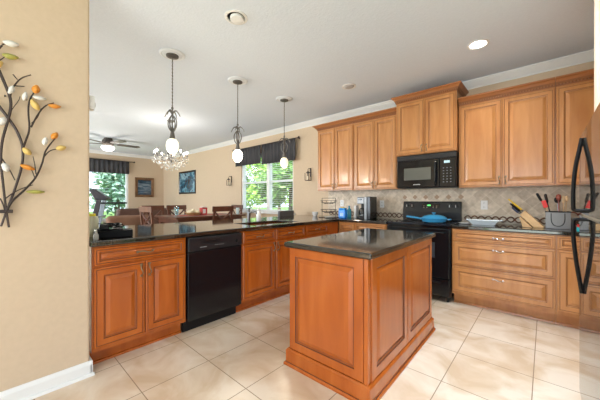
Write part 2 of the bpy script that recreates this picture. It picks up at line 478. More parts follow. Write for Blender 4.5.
def base_cabinet(label, loc, rz, w, fronts, depth=.60, group='base cabinets', end_panel=None):
    """fronts: list of (kind, x0, x1, z0, z1, handle spec)"""
    t = thing('base_cabinet', label, 'cabinet', loc, rz, group)
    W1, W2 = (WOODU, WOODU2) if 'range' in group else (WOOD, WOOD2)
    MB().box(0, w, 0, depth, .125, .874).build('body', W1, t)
    k = MB().box(0.0, w, .100, depth, 0, .125)
    k.prism([(.100, 0), (.088, 0), (.091, .016), (.100, .02)], 'x', 0, w)
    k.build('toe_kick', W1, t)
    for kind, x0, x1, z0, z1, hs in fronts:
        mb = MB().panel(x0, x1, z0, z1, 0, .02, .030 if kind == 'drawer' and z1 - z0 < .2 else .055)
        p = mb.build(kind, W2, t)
        if hs:
            for h in (hs if isinstance(hs, list) else [hs]): pull(p, *h)
    return t

DZ0, DZ1, EZ0, EZ1 = .155, .722, .737, .862
R90 = PI / 2
PX = -2.373
base_cabinet('wide base cabinet beside the left wall with one drawer over two doors', (PX, .462, 0), R90, .676,
             [('drawer', .012, .664, EZ0, EZ1, (.341, .80, False, .11)),
              ('door', .012, .338, DZ0, DZ1, (.312, .655, True, .085)), ('door', .346, .664, DZ0, DZ1, (.372, .655, True, .085))], group='peninsula base cabinets')
base_cabinet('sink base cabinet right of the dishwasher with two doors under two small drawers', (PX, 1.734, 0), R90, 1.014,
             [('drawer', .010, .472, EZ0, EZ1, (.24, .80, False, .09)), ('drawer', .484, 1.004, EZ0, EZ1, (.74, .80, False, .09)),
              ('door', .010, .472, DZ0, DZ1, (.445, .66, True, .085)), ('door', .484, 1.004, DZ0, DZ1, (.511, .66, True, .085))], group='peninsula base cabinets')
base_cabinet('narrow peninsula base cabinet near the inside corner behind the island', (PX, 2.750, 0), R90, .500,
             [('drawer', .010, .490, EZ0, EZ1, (.25, .80, False, .09)), ('door', .010, .490, DZ0, DZ1, (.46, .66, True, .085))], group='peninsula base cabinets')
t = base_cabinet('corner base cabinet with blank filler front where the two counters meet', (PX, 3.252, 0), R90, .285, [], group='peninsula base cabinets')
MB().box(.02, .26, -.006, 0, .14, .865).build('filler_panel', WOOD, t, bevel=.003)
base_cabinet('small one-drawer base cabinet tucked in the inside corner below the blue tub', (-2.365, 3.55, 0), 0, .288,
             [('drawer', .03, .280, EZ0, EZ1, None), ('door', .03, .280, DZ0, DZ1, None)], group='range wall base cabinets')
base_cabinet('base cabinet left of the range below the coffee maker', (-2.075, 3.55, 0), 0, .480,
             [('drawer', .012, .468, EZ0, EZ1, (.24, .80, False, .09)), ('door', .012, .468, DZ0, DZ1, (.43, .66, True, .085))], group='range wall base cabinets')
base_cabinet('three-drawer base cabinet right of the range with silver pulls', (-.805, 3.55, 0), 0, .882,
             [('drawer', .010, .875, .742, .862, [(.436, .795, False, .085, -.02, CHROME)]), ('drawer', .010, .875, .464, .728, [(.436, .665, False, .085, -.02, CHROME)]),
              ('drawer', .010, .875, .165, .450, [(.436, .36, False, .085, -.02, CHROME)])], group='range wall base cabinets')
base_cabinet('base cabinet partly behind the refrigerator handle, drawer over a door', (.079, 3.55, 0), 0, .52,
             [('drawer', .010, .50, .742, .862, None), ('door', .010, .50, .165, .728, None)], group='range wall base cabinets')

def crown_mb(x0, x1, yf, yb, z0, h, left=True, right=True, dent=True, out=.07):
    mb = MB(); prof = [(0, 0), (.006, 0), (.006, .012), (.014, .014), (.016, .034), (.022, .036), (.030, .050), (.045, .072), (.062, .082), (.066, .084), (.066, .1), (0, .1)]
    prof = [(a * out / .066, b2 * h / .1) for a, b2 in prof]
    R = []
    for o, z in prof:
        R.append([(x0 - (o if left else 0), yf - o, z0 + z), (x1 + (o if right else 0), yf - o, z0 + z), (x1 + (o if right else 0), yb, z0 + z), (x0 - (o if left else 0), yb, z0 + z)])
    mi = [0, 0, 1, 1, 1, 1, 0, 0, 0, 0, 0, 0]
    mb.loops(R, mi)
    if dent:
        n = int((x1 - x0) / .024)
        for i in range(n):
            x = x0 + .006 + i * (x1 - x0) / n
            mb.box(x, x + .012, yf - out * .014 / .066 - .011, yf - out * .014 / .066, z0 + .017 * h / .1, z0 + .033 * h / .1)
    return mb

def wall_cabinet(label, x0, x1, yf, z0, z1, doors, group, crown, depth_to=YF - .012):
    t = thing('wall_cabinet', label, 'cabinet', (x0, yf, z0), 0, group)
    w = x1 - x0; h = z1 - z0
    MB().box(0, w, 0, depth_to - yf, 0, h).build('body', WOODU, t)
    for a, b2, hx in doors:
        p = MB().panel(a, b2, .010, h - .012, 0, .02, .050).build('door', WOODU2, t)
        if hx is not None: pull(p, hx, .075, True, .075)
    crown_mb(0, w, 0, depth_to - yf, h, *crown).build('crown_moulding', CROWNW, t)
    return t
UZ = 1.362
wall_cabinet('upper cabinet at the left end of the row, above the wire basket', -2.995, -2.270, 3.83, UZ, 2.418, [(.012, .360, .334), (.366, .715, .392)], 'upper cabinets', (.085, True, False))
wall_cabinet('upper cabinet directly left of the microwave, above the coffee maker', -2.268, -1.562, 3.83, UZ, 2.418, [(.012, .350, .324), (.356, .694, .382)], 'upper cabinets', (.085, False, False))
wall_cabinet('short raised upper cabinet above the black microwave, nearest the ceiling', -1.546, -.800, 3.75, 1.810, 2.53, [(.014, .369, .343), (.377, .732, .403)], 'upper cabinets', (.09, True, True, True, .056))
wall_cabinet('wide two-door upper cabinet right of the microwave', -.792, .078, 3.83, UZ - .008, 2.355, [(.010, .430, .405), (.438, .862, .463)], 'upper cabinets', (.085, False, False))
wall_cabinet('upper cabinet at the right end, partly hidden by the refrigerator', .080, .60, 3.83, UZ - .008, 2.355, [(.010, .51, None)], 'upper cabinets', (.085, False, False))

# counters
def counter(name, rects, label, z0=.8745, z1=.914):
    o = slab(rects, z0, z1).build(name, GRANITE, bevel=.010, seg=3)
    return tag(o, label, 'countertop')
SX0, SX1, SY0, SY1 = -2.87, -2.47, 1.98, 2.74
counter('granite_countertop', [(-3.54, -2.343, .448, SY0), (-3.54, SX0, SY0, SY1), (SX1, -2.343, SY0, SY1), (-3.54, -2.343, SY1, 4.148), (-2.343, -1.592, 3.52, 4.148)],
        'L-shaped dark granite countertop on the peninsula running round to the range')
counter('granite_countertop', [(-.806, .795, 3.52, 4.148)], 'dark granite countertop right of the range holding the knife block')
# knee wall under the peninsula overhang
struct('wall_peninsula', MB().box(-3.10, -2.975, .448, 4.155, 0, .8735), WALL)

# sink
t = thing('kitchen_sink', 'undermount kitchen sink set in the peninsula counter', 'sink', (0, 0, 0))
m = MB(); a = .004
z0, z1 = .70, .872
m.box(SX0 - a, SX0, SY0 - a, SY1 + a, z0, z1).box(SX1, SX1 + a, SY0 - a, SY1 + a, z0, z1).box(SX0, SX1, SY0 - a, SY0, z0, z1).box(SX0, SX1, SY1, SY1 + a, z0, z1).box(SX0 - a, SX1 + a, SY0 - a, SY1 + a, z0 - .004, z0)
m.build('basin', plain('dark_steel', (.16, .19, .18), .3, 1.0), t)
MB().lathe([(.045, 0), (.045, .004), (.02, .006), (0, .003)], (-2.67, 2.36, z0), 20).build('drain', CHROME, t, smooth=True)
t = thing('kitchen_faucet', 'low grey faucet behind the sink, left of the white soap bottle', 'faucet', (-2.98, 2.30, .9145))
MB().lathe([(.030, 0), (.030, .008), (.022, .012), (.020, .10), (.023, .13), (.018, .15), (0, .155)], (0, 0, 0), 20).build('post', STEEL, t, smooth=True)
MB().tube([(0, 0, .10), (.06, 0, .135), (.13, 0, .14), (.16, 0, .115)], .013, 10, smooth=2).build('spout', STEEL, t, smooth=True)
MB().tube([(0, 0, .152), (-.02, .03, .175), (-.03, .06, .185)], [.010, .006], 8).build('lever', BLACKM, t, smooth=True)
t = thing('soap_bottle', 'white plastic soap pump bottle behind the sink beside the faucet', 'bottle', (-2.98, 2.47, .9145))
MB().lathe([(.030, 0), (.033, .01), (.033, .105), (.026, .125), (.013, .135), (.013, .145), (0, .145)], (0, 0, 0), 18).build('bottle_body', plain('milky_plastic', (.75, .80, .82), .25), t, smooth=True)
MB().lathe([(.015, 0), (.015, .015), (.006, .02), (.006, .05), (.0, .05)], (0, 0, .145), 12).tube([(0, 0, .192), (.05, 0, .188)], .006, 8).build('pump', WHITE, t, smooth=True)

# island
isl = thing('kitchen_island', 'free-standing orange maple island with dark granite top and stepped plinth', 'kitchen island', (-1.4336, 1.4233, 0), .0132)
IW, ID, IZ = .6947, 1.3024, .897
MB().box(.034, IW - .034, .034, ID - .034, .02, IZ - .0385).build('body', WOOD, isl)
R = []
for o, z in [(0, .0), (0, .012), (-.006, .022), (-.012, .024), (-.012, .105), (-.022, .118), (-.034, .118)]:
    R.append([(-o * 1, -o * 1, z), (IW + o, -o, z), (IW + o, ID + o, z), (-o, ID + o, z)])
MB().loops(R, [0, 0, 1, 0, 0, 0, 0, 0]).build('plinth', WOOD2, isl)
e = .034
# front panel faces -y
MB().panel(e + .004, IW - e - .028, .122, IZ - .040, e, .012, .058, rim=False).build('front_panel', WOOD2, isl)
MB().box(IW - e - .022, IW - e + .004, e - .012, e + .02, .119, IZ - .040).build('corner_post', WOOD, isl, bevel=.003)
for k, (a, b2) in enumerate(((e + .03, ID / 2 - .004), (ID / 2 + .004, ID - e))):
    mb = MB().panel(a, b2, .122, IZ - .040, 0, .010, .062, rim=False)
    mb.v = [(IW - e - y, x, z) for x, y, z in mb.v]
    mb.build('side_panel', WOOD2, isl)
slab([(0, IW, 0, ID)], IZ - .038, IZ).build('island_top', GRANITE, isl, bevel=.012, seg=3)

# ================================================================ APPLIANCES
# dishwasher
t = thing('dishwasher', 'black built-in dishwasher between two peninsula cabinets', 'dishwasher', (PX, 1.142, 0), R90)
MB().box(.004, .584, .02, .57, .10, .868).build('tub', BLACKM, t)
MB().box(.006, .580, -.022, .018, .125, .735).build('door', BLACK, t, bevel=.006)
cp_ = MB().box(.006, .580, -.030, .018, .740, .866).build('control_panel', plain('satin_black_panel', (.018, .020, .023), .22), t, bevel=.008)
MB().prism([(.12, .830), (.36, .830), (.33, .806), (.15, .806)], 'y', -.032, -.0305).build('latch_recess', BLACKM, cp_)
m = MB()
for i in range(7): m.box(.12 + i * .009, .126 + i * .009, -.0312, -.0300, .770, .775)
m.build('printed_brand', plain('grey_print', (.45, .47, .48), .5), cp_); m = MB()
for i in range(5): m.box(.27 + i * .022, .276 + i * .022, -.0312, -.0300, .776, .780)
m.build('button_marks', bpy.data.materials['grey_print'], cp_)
MB().lathe([(.019, 0), (.017, .014), (0, .016)], (.52, -.030, .79), 20, axis='y').build('dial', BLACKM, cp_, smooth=True)
MB().box(.006, .580, .080, .10, 0, .120).build('kick_plate', BLACKM, t)

# range
RX0, RX1 = -1.578, -.818
t = thing('kitchen_range', 'black electric range with glass cooktop and backguard, below the microwave', 'stove', (RX0, 3.52, 0))
RW = RX1 - RX0
MB().box(0, RW, .02, .61, .06, .895).build('body', BLACK, t)
MB().box(.0, RW, -.012, .56, .8955, .920).build('cooktop', plain('black_ceramic_glass', (.010, .014, .022), .05), t, bevel=.006)
RING = plain('grey_ring', (.10, .10, .10), .3)
for cx, cy, r in ((.2, .15, .10), (.56, .15, .085), (.2, .41, .085), (.56, .41, .10)):
    MB().lathe([(r, 0), (r, .0006), (r - .004, .0006), (r - .004, 0)], (cx, cy, .9204), 32).build('burner_ring', RING, t)
od = MB().box(.006, RW - .006, -.022, .018, .285, .865).build('oven_door', BLACK, t, bevel=.008)
MB().box(.16, RW - .16, -.0235, -.0225, .52, .70).build('oven_window', plain('smoked_glass', (.05, .06, .07), .04), od)
MB().tube([(.05, -.022, .815), (.05, -.062, .82), (RW - .05, -.062, .82), (RW - .05, -.022, .815)], .011, 8).build('oven_handle', BLACK, od, smooth=True)
sd = MB().box(.006, RW - .006, -.018, .018, .075, .275).build('storage_drawer', BLACK, t, bevel=.008)
MB().box(.10, RW - .10, -.026, -.018, .225, .245).build('drawer_grip', BLACKM, sd, bevel=.003)
bg = MB().prism([(.545, .921), (.615, .921), (.615, 1.175), (.590, 1.185), (.570, 1.175), (.540, 1.04)], 'x', 0, RW).build('backguard', plain('charcoal_panel', (.016, .017, .019), .25), t, bevel=.006)
for x in (.06, .135, RW - .135, RW - .06):
    MB().lathe([(.024, 0), (.020, .018), (0, .019)], (x, .563, 1.12), 20, axis='y').box(x - .003, x + .003, .535, .545, 1.105, 1.137, 1).build('knob', [BLACKM, plain('pale_pointer', (.6, .6, .6), .5)], bg, smooth=True)
MB().box(.27, .50, .553, .560, 1.085, 1.150).build('control_display', BLACK, bg)
MB().box(.345, .385, .5505, .5525, 1.120, 1.138).build('clock_digits', glow('green_led', (.15, .9, .2), 1.2), bg)
AMB = plain('amber_print', (.5, .42, .3), .5)
for pair in ((0, 1), (3, 4)):
    m = MB()
    for i in pair:
        for j in range(2): m.box(.285 + i * .042, .303 + i * .042, .5515, .5525, 1.096 + j * .022, 1.100 + j * .022)
    m.build('button_marks', AMB, bg)
m = MB()
for x in (.04, RW - .04): m.cyl((x, .06, 0), .016, .062, 12); m.cyl((x, .55, 0), .016, .062, 12)
m.build('levelling_feet', BLACKM, t)

# microwave
t = thing('microwave_oven', 'black over-the-range microwave fixed below the raised cabinet', 'microwave', (-1.54, 3.76, 1.365))
MW = .735
MB().box(0, MW, .018, .385, 0, .437).build('body', BLACKM, t, bevel=.004)
MB().box(0, MW, -.004, .016, .372, .437).build('vent_grille', plain('dark_grille', (.014, .014, .016), .3), t, bevel=.003)
d = MB().box(.002, .545, -.012, .016, .006, .368).build('door', BLACK, t, bevel=.006)
MB().box(.10, .445, -.0135, -.0125, .105, .265).build('door_window', plain('grey_window', (.13, .135, .12), .12), d)
MB().tube([(.505, -.012, .345), (.505, -.045, .325), (.505, -.048, .19), (.505, -.045, .05), (.505, -.012, .03)], .012, 8, smooth=1).build('door_handle', BLACK, d, smooth=True)
m = MB()
for i in range(9): m.box(.225 + i * .010, .231 + i * .010, -.0130, -.0122, .038, .048)
m.build('brand_mark', plain('pale_print', (.65, .65, .65), .5), d)
cpn = MB().box(.549, MW - .002, -.012, .016, .006, .368).build('control_panel', BLACK, t, bevel=.005)
MB().box(.60, .665, -.0135, -.0125, .300, .330).build('display', glow('pale_display', (.5, .7, .8), .25), cpn)
m = MB()
for i in range(3):
    for j in range(6): m.box(.588 + i * .040, .602 + i * .040, -.0132, -.0122, .060 + j * .035, .070 + j * .035)
m.build('button', plain('dim_buttons', (.16, .17, .19), .5), cpn)

# refrigerator
FX = .155
t = thing('refrigerator', 'glossy black top-freezer refrigerator at the right edge', 'refrigerator', (FX, 1.50, 0))
GB = plain('glossy_black_door', (.035, .032, .028), .02, 0.0, IOR=1.55)
MB().box(.068, .62, .006, .862, .05, 1.57).build('body', BLACK, t, bevel=.006)
fd = MB().box(0, .060, 0, .870, 1.128, 1.575).build('freezer_door', GB, t)
ld = MB().box(0, .060, 0, .870, .060, 1.112).build('fresh_food_door', GB, t)
MB().box(.012, .066, .01, .86, 1.1125, 1.1275).build('door_gasket', plain('pale_gasket', (.72, .68, .60), .5), t)
yh = 2.165 - 1.50
MB().tube([(-.004, yh, 1.545), (-.010, yh, 1.50), (-.028, yh, 1.40), (-.038, yh, 1.28), (-.038, yh, 1.16), (-.034, yh, 1.145), (.0, yh, 1.145)], .0095, 8, smooth=2).build('freezer_handle', BLACKM, fd, smooth=True)
MB().tube([(-.004, yh, .690), (-.010, yh, .74), (-.026, yh, .86), (-.038, yh, 1.0), (-.038, yh, 1.08), (-.034, yh, 1.096), (.0, yh, 1.096)], .0095, 8, smooth=2).build('door_handle', BLACKM, ld, smooth=True)
m = MB().box(.09, .6, .03, .83, 0.0, .05); m.build('kick_grille', BLACKM, t)

# ================================================================ CEILING FIXTURES
SHADE = glow('lit_glass_shade', (1.0, .95, .80), 7.0)
SHADE_DIM = glow('dim_glass_shade', (.95, .86, .66), .75)
SHADE_MID = glow('cream_glass_shade', (1.0, .95, .74), 1.1)
MEDAL = plain('white_medallion', (.78, .82, .86), .5)
PEWTER = plain('dark_pewter', (.16, .15, .14), .4, .7)
def pendant(label, x, y, lit, watt):
    t = thing('pendant_light', label, 'pendant light', (x, y, H), 0, 'pendants over the peninsula')
    MB().lathe([(.125, 0), (.125, -.006), (.110, -.014), (.098, -.010), (.085, -.016), (0, -.016)], (0, 0, 0), 32).build('ceiling_medallion', MEDAL, t, smooth=True)
    MB().lathe([(.062, -.016), (.060, -.028), (.02, -.042), (0, -.042)], (0, 0, 0), 24).build('canopy', PEWTER, t, smooth=True)
    ch = MB(); z = -.045; k = 0
    while z > -.55:
        r = .0085
        pts = []
        for q in range(8):
            a = 2 * PI * q / 8; u, v = r * .62 * math.cos(a), 1.35 * r * math.sin(a)
            pts.append((u, 0, z - r + v) if k % 2 else (0, u, z - r + v))
        ch.tube(pts, .0022, 5, closed=True); z -= .0175; k += 1
    ch.tube([(0.004, 0.003, -.045), (.003, -.003, -.3), (-.003, .003, -.555)], .0022, 5)
    ch.build('chain', PEWTER, t)
    mb = MB()
    mb.lathe([(0, -.53), (.010, -.535), (.013, -.55), (.007, -.565), (.007, -.60), (.012, -.61), (.006, -.62), (.006, -.74), (.014, -.76), (.018, -.80), (.026, -.85), (.028, -.872), (0, -.872)], (0, 0, 0), 14)
    for k in range(4):
        a = k * PI / 2 + .6; ca, sa = math.cos(a), math.sin(a)
        P = lambda r, z: (r * ca, r * sa, z)
        mb.tube([P(.004, -.62), P(.036, -.655), P(.052, -.70), P(.040, -.76), P(.008, -.80)], .0065, 6, smooth=2)
        mb.tube([P(.004, -.60), P(.035, -.570), P(.065, -.595), P(.088, -.640)], [.010, .003], 6, smooth=2)
    mb.v = [(x_, y_, z_ - .022) for x_, y_, z_ in mb.v]
    mb.build('leaf_frame', PEWTER, t, smooth=True)
    MB().lathe([(.022, -.868), (.040, -.880), (.056, -.905), (.062, -.945), (.056, -.985), (.036, -1.015), (.010, -1.025), (0, -1.026)], (0, 0, -.022), 24).build('glass_shade', {1: SHADE, 2: SHADE_MID, 0: SHADE_DIM}[int(lit)], t, smooth='all')
    l = light('pendant_bulb', 'POINT', (0, 0, -1.10), (0, 0, 0), watt, (1, .86, .66), shadow_soft_size=.06)
    l.parent = t
pendant('leftmost pendant with lit oval glass, in front of the crystal chandelier', -2.930, 1.262, 2, 13)
pendant('middle pendant with bright round glass, just left of the dining window', -2.950, 2.10, True, 14)
pendant('rightmost pendant with dim cream glass hanging in front of the window', -2.960, 2.955, False, 6)

CRYS = plain('crystal', (.95, .93, .88), .05, 0.0, Transmission_Weight=.35, IOR=1.7)
BULB = glow('bulb_glow', (1, .93, .80), 120)
t = thing('crystal_chandelier', 'sparkling crystal chandelier over the dining table, behind the leftmost pendant', 'chandelier', (-5.4, 2.30, H))
MB().lathe([(.07, 0), (.065, -.02), (.02, -.04), (0, -.04)], (0, 0, 0), 20).build('canopy', PEWTER, t, smooth=True)
MB().tube([(0, 0, -.03), (0, 0, -.55)], .006, 8).build('stem', PEWTER, t)
m = MB(); m.lathe([(.012, -.52), (.03, -.56), (.015, -.62), (.035, -.70), (.02, -.80), (0, -.86)], (0, 0, 0), 14)
crystals = []
for k in range(8):
    a = 2 * PI * k / 8 + .2; ca, sa = math.cos(a), math.sin(a)
    m.tube([(0, 0, -.70), (.12 * ca, .12 * sa, -.80), (.24 * ca, .24 * sa, -.76), (.29 * ca, .29 * sa, -.70)], .005, 6, smooth=2)
    m.lathe([(.0, -.70), (.022, -.69), (.024, -.68), (0, -.68)], (.29 * ca, .29 * sa, 0), 10)
    m.cyl((.29 * ca, .29 * sa, -.68), .008, .045, 8)
    MB().lathe([(0, 0), (.012, .012), (.013, .026), (0, .052)], (.29 * ca, .29 * sa, -.635), 10).build('candle_bulb', BULB, t, smooth='all')
for k in range(210):
    a = random.uniform(0, 2 * PI); r = .33 * math.sqrt(random.random()); zz = -.66 - .20 * (1 - (r / .34) ** 2) - random.uniform(0, .12)
    crystals.append((r * math.cos(a), r * math.sin(a), zz))
m.build('arm_frame', PEWTER, t, smooth=True)
cm = MB()
for c in crystals:
    s = random.uniform(.008, .015)
    cm.add([(c[0], c[1], c[2] + s * 1.5), (c[0] + s, c[1], c[2]), (c[0], c[1] + s, c[2]), (c[0] - s, c[1], c[2]), (c[0], c[1] - s, c[2]), (c[0], c[1], c[2] - s * 1.8)],
           [(0, 1, 2), (0, 2, 3), (0, 3, 4), (0, 4, 1), (5, 2, 1), (5, 3, 2), (5, 4, 3), (5, 1, 4)])
co = cm.build('crystal_drops', CRYS, t); co['kind'] = 'stuff'
l = light('chandelier_glow', 'POINT', (0, 0, -.58), (0, 0, 0), 12, (1, .90, .78), shadow_soft_size=.15); l.parent = t

# recessed lights
def downlight(label, x, y, style):
    t = thing('recessed_light', label, 'ceiling light', (x, y, H), 0, 'recessed ceiling lights')
    MB().lathe([(.095, 0), (.095, -.004), (.078, -.008), (.070, -.002)], (0, 0, 0), 32).build('trim_ring', WHITE, t, smooth=True)
    if style == 'on':
        MB().lathe([(.070, -.001), (.066, -.003), (0, -.003)], (0, 0, 0), 28).build('lamp', glow('lit_lamp', (1, .95, .88), 22), t)
        light('downlight_beam', 'SPOT', (0, 0, -.03), (0, 0, 0), 35, (1, .90, .76), spot_size=2.4, spot_blend=.8, shadow_soft_size=.07).parent = t
    elif style == 'eye':
        MB().lathe([(.072, -.001), (.072, -.002), (0, -.002)], (0, 0, 0), 28).build('dark_recess', plain('dark_recess', (.03, .03, .03), .6), t)
        MB().lathe([(.056, -.002), (.056, -.022), (.046, -.026), (0, -.022)], (.006, .004, 0), 28).build('eyeball', WHITE, t, smooth=True)
    else:
        MB().lathe([(.070, -.001), (.060, -.012), (.045, -.016), (0, -.014)], (0, 0, 0), 28).build('lamp', plain('unlit_lamp', (.45, .45, .46), .35), t, smooth=True)
downlight('recessed light with dark ring and round eyeball, unlit, highest in view', -1.939, 1.364, 'eye')
downlight('switched-on recessed light above the range side counter', -.494, 3.191, 'on')
downlight('small unlit recessed light in front of the left upper cabinets', -1.978, 3.209, 'off')

# ceiling fan
t = thing('ceiling_fan', 'dark bronze ceiling fan with a lit bowl in the living room', 'ceiling fan', (-8.126, 1.916, H))
MB().lathe([(.09, 0), (.09, -.03), (.12, -.05), (.13, -.14), (.10, -.18), (.06, -.19), (.06, -.20), (0, -.20)], (0, 0, 0), 28).build('motor_housing', plain('bronze', (.10, .085, .075), .4, .6), t, smooth=True)
for k in range(5):
    a = 2 * PI * k / 5 + .25; ca, sa = math.cos(a), math.sin(a)
    mb = MB()
    P = lambda r, s, z: (r * ca - s * sa, r * sa + s * ca, z)
    top = [P(.10, -.02, -.125), P(.18, -.045, -.13), P(.22, -.062, -.115), P(.66, -.075, -.115), (P(.72, 0, -.125)), P(.66, .075, -.14), P(.22, .062, -.14), P(.18, .045, -.13), P(.10, .02, -.125)]
    n = len(top)
    mb.add(top + [(x, y, z - .008) for x, y, z in top], [tuple(range(n)), tuple(range(2 * n - 1, n - 1, -1))] + [(i, (i + 1) % n, n + (i + 1) % n, n + i) for i in range(n)])
    mb.build('fan_blade', plain('fan_blade_wood', (.10, .085, .08), .5) if k == 0 else bpy.data.materials['fan_blade_wood'], t)
MB().lathe([(.13, -.205), (.145, -.225), (.13, -.27), (.08, -.305), (0, -.315)], (0, 0, 0), 28).build('glass_bowl', glow('lit_bowl', (1, .96, .88), 5), t, smooth='all')
light('fan_glow', 'POINT', (0, 0, -.40), (0, 0, 0), 12, (1, .94, .88), shadow_soft_size=.1).parent = t

# ================================================================ WINDOW DRESSING AND WALL DECOR
VAL = noisy('dark_valance_cloth', [(.3, (.035, .035, .042)), (.7, (.070, .066, .070))], scale=(30, 30, 1), nscale=2, rough=.8)
def cloth(mb, p0, p1, z0, z1, nrm, amp=.02, folds=14, scallop=0.0):
    n = folds * 6
    vs = []
    for i in range(n + 1):
        a = i / n; x = p0[0] + (p1[0] - p0[0]) * a; y = p0[1] + (p1[1] - p0[1]) * a
        for k, (z, am) in enumerate(((z1, .4), ((z0 + z1) / 2, .8), (z0, 1.0))):
            d = amp * am * math.sin(a * folds * 2 * PI)
            zz = z + (scallop * math.cos(a * 4 * PI) if k == 2 else 0)
            for s in (0, .004):
                vs.append((x + nrm[0] * (d + s), y + nrm[1] * (d + s), zz))
    fs = []
    for i in range(n):
        o, q = i * 6, (i + 1) * 6
        for k in (0, 2):
            fs.append((o + k, q + k, q + k + 2, o + k + 2)); fs.append((o + k + 1, o + k + 3, q + k + 3, q + k + 1))
        fs.append((o, o + 1, q + 1, q)); fs.append((o + 4, q + 4, q + 5, o + 5))
    fs += [(0, 2, 3, 1), (2, 4, 5, 3)]; e = n * 6; fs += [(e, e + 1, e + 3, e + 2), (e + 2, e + 3, e + 5, e + 4)]
    return mb.add(vs, fs)
t = thing('window_valance', 'dark grey two-panel valance on a rod over the dining window', 'valance', (0, 0, 0))
cloth(MB(), (-5.80, YF - .10), (-4.83, YF - .10), 2.04, 2.44, (0, 1), folds=9).build('valance_panel', VAL, t, smooth='all')
cloth(MB(), (-4.79, YF - .10), (-3.75, YF - .10), 2.01, 2.44, (0, 1), folds=9).build('valance_panel', VAL, t, smooth='all')
rod = MB().tube([(-5.86, YF - .10, 2.45), (-3.68, YF - .10, 2.45)], .012, 10)
for x in (-5.88, -3.66): rod.lathe([(0, -.03), (.022, -.012), (.028, 0), (.02, .015), (0, .025)], (x, YF - .10, 2.45), 12, axis='x')
for x in (-5.83, -3.715): rod.tube([(x, YF - .10, 2.45), (x, YF - .002, 2.45)], .008, 8)
rod.build('curtain_rod', IRON, t, smooth=True)
t = thing('window_valance', 'black gathered valance over the far living room glass door', 'valance', (0, 0, 0))
cloth(MB(), (XL + .10, .5), (XL + .10, 3.02), 2.06, 2.46, (1, 0), folds=20).build('valance_panel', VAL, t, smooth='all')
rod = MB().tube([(XL + .10, .4, 2.47), (XL + .10, 3.15, 2.47)], .012, 10)
rod.lathe([(0, -.03), (.022, -.012), (.03, 0), (.02, .015), (0, .025)], (XL + .10, 3.17, 2.47), 12)
for y in (.45, 3.09): rod.tube([(XL + .10, y, 2.47), (XL + .002, y, 2.47)], .008, 8)
rod.build('curtain_rod', IRON, t, smooth=True)

def picture_mat(name, stops, scale):
    return noisy(name, stops, scale=scale, nscale=3, detail=5, rough=.12, coat=.5, distortion=1.0)
def picture(label, w, h, fw, fcol, art, loc, rz):
    t = thing('framed_picture', label, 'picture', loc, rz, 'framed pictures')
    R = [[(i, -d, i), (w - i, -d, i), (w - i, -d, h - i), (i, -d, h - i)] for i, d in ((0, 0), (0, .02), (.006, .030), (fw * .6, .026), (fw, .012), (fw, .006))]
    MB().loops(R, [0] * 6).build('frame', fcol, t)
    MB().box(fw, w - fw, -.0085, -.0065, fw, h - fw).build('artwork', art, t)
picture('seascape in a wide brown frame on the far wall beside the glass door', .60, .68, .085, noisy('brown_frame', [(.3, (.12, .055, .02)), (.7, (.22, .11, .045))], nscale=10, rough=.4),
        picture_mat('sea_painting', [(.3, (.006, .012, .03)), (.5, (.01, .05, .09)), (.57, (.20, .24, .28)), (.64, (.02, .06, .10)), (.8, (.006, .01, .02))], (.6, .6, 3)), (XL + .001, 3.22, 1.30), R90)
picture('blue picture in a thin black frame on the dining wall left of the window', 1.10, .73, .05, BLACK,
        picture_mat('blue_print', [(.3, (.02, .02, .03)), (.5, (.04, .13, .20)), (.6, (.22, .42, .52)), (.75, (.06, .06, .09))], (1.2, 1, 1.6)), (-9.10, YF - .001, 1.40), 0)

def sconce(label, x):
    t = thing('wall_sconce', label, 'wall sconce', (x, YF - .001, 1.58), 0, 'lantern sconces beside the window')
    mb = MB().box(-.015, .015, -.008, 0, .08, .25).tube([(0, -.008, .22), (0, -.05, .245), (0, -.085, .22), (0, -.085, .185)], .006, 6, smooth=1)
    mb.lathe([(0, .19), (.012, .185), (.055, .15), (.055, .145), (0, .145)], (0, -.085, 0), 4)
    mb.box(-.045, .045, -.13, -.04, .0, .010)
    for sx in (-1, 1):
        for sy in (-1, 1): mb.box(sx * .041 - .004, sx * .041 + .004, -.085 + sy * .041 - .004, -.085 + sy * .041 + .004, .01, .147)
    mb.build('lantern_frame', IRON, t)
    MB().cyl((0, -.085, .0105), .022, .075, 14).build('candle', plain('ivory_wax', (.80, .70, .52), .5), t, smooth=True)
sconce('small iron candle lantern on the wall left of the dining window', -6.11)
sconce('small iron candle lantern on the wall between the window and the cabinets', -3.43)

def outlet(label, x, z):
    t = thing('wall_outlet', label, 'outlet', (x, YF - .0105, z), 0, 'backsplash outlets')
    MB().box(-.037, .037, -.005, 0, -.058, .058).build('cover_plate', WHITE, t, bevel=.003)
    m = MB()
    for zz in (-.026, .026):
        for sx in (-.007, .007): m.box(sx - .0015, sx + .0015, -.0062, -.0052, zz - .006, zz + .006)
    m.build('socket_slots', BLACKM, t)
outlet('white outlet on the backsplash behind the wire basket', -2.70, 1.145)
outlet('white outlet on the backsplash right of the coffee maker', -1.945, 1.14)
outlet('white outlet on the backsplash above the white baking dish', -.575, 1.14)

t = thing('motion_sensor', 'small white sensor box high on the far end of the left wall', 'sensor', (-2.395, .4455, 1.84))
MB().box(-.03, .03, 0, .035, 0, .095).build('housing', WHITE, t, bevel=.006)
MB().box(-.018, .018, .0352, .042, .02, .055).build('lens', plain('milky_lens', (.6, .6, .6), .3), t, bevel=.003)
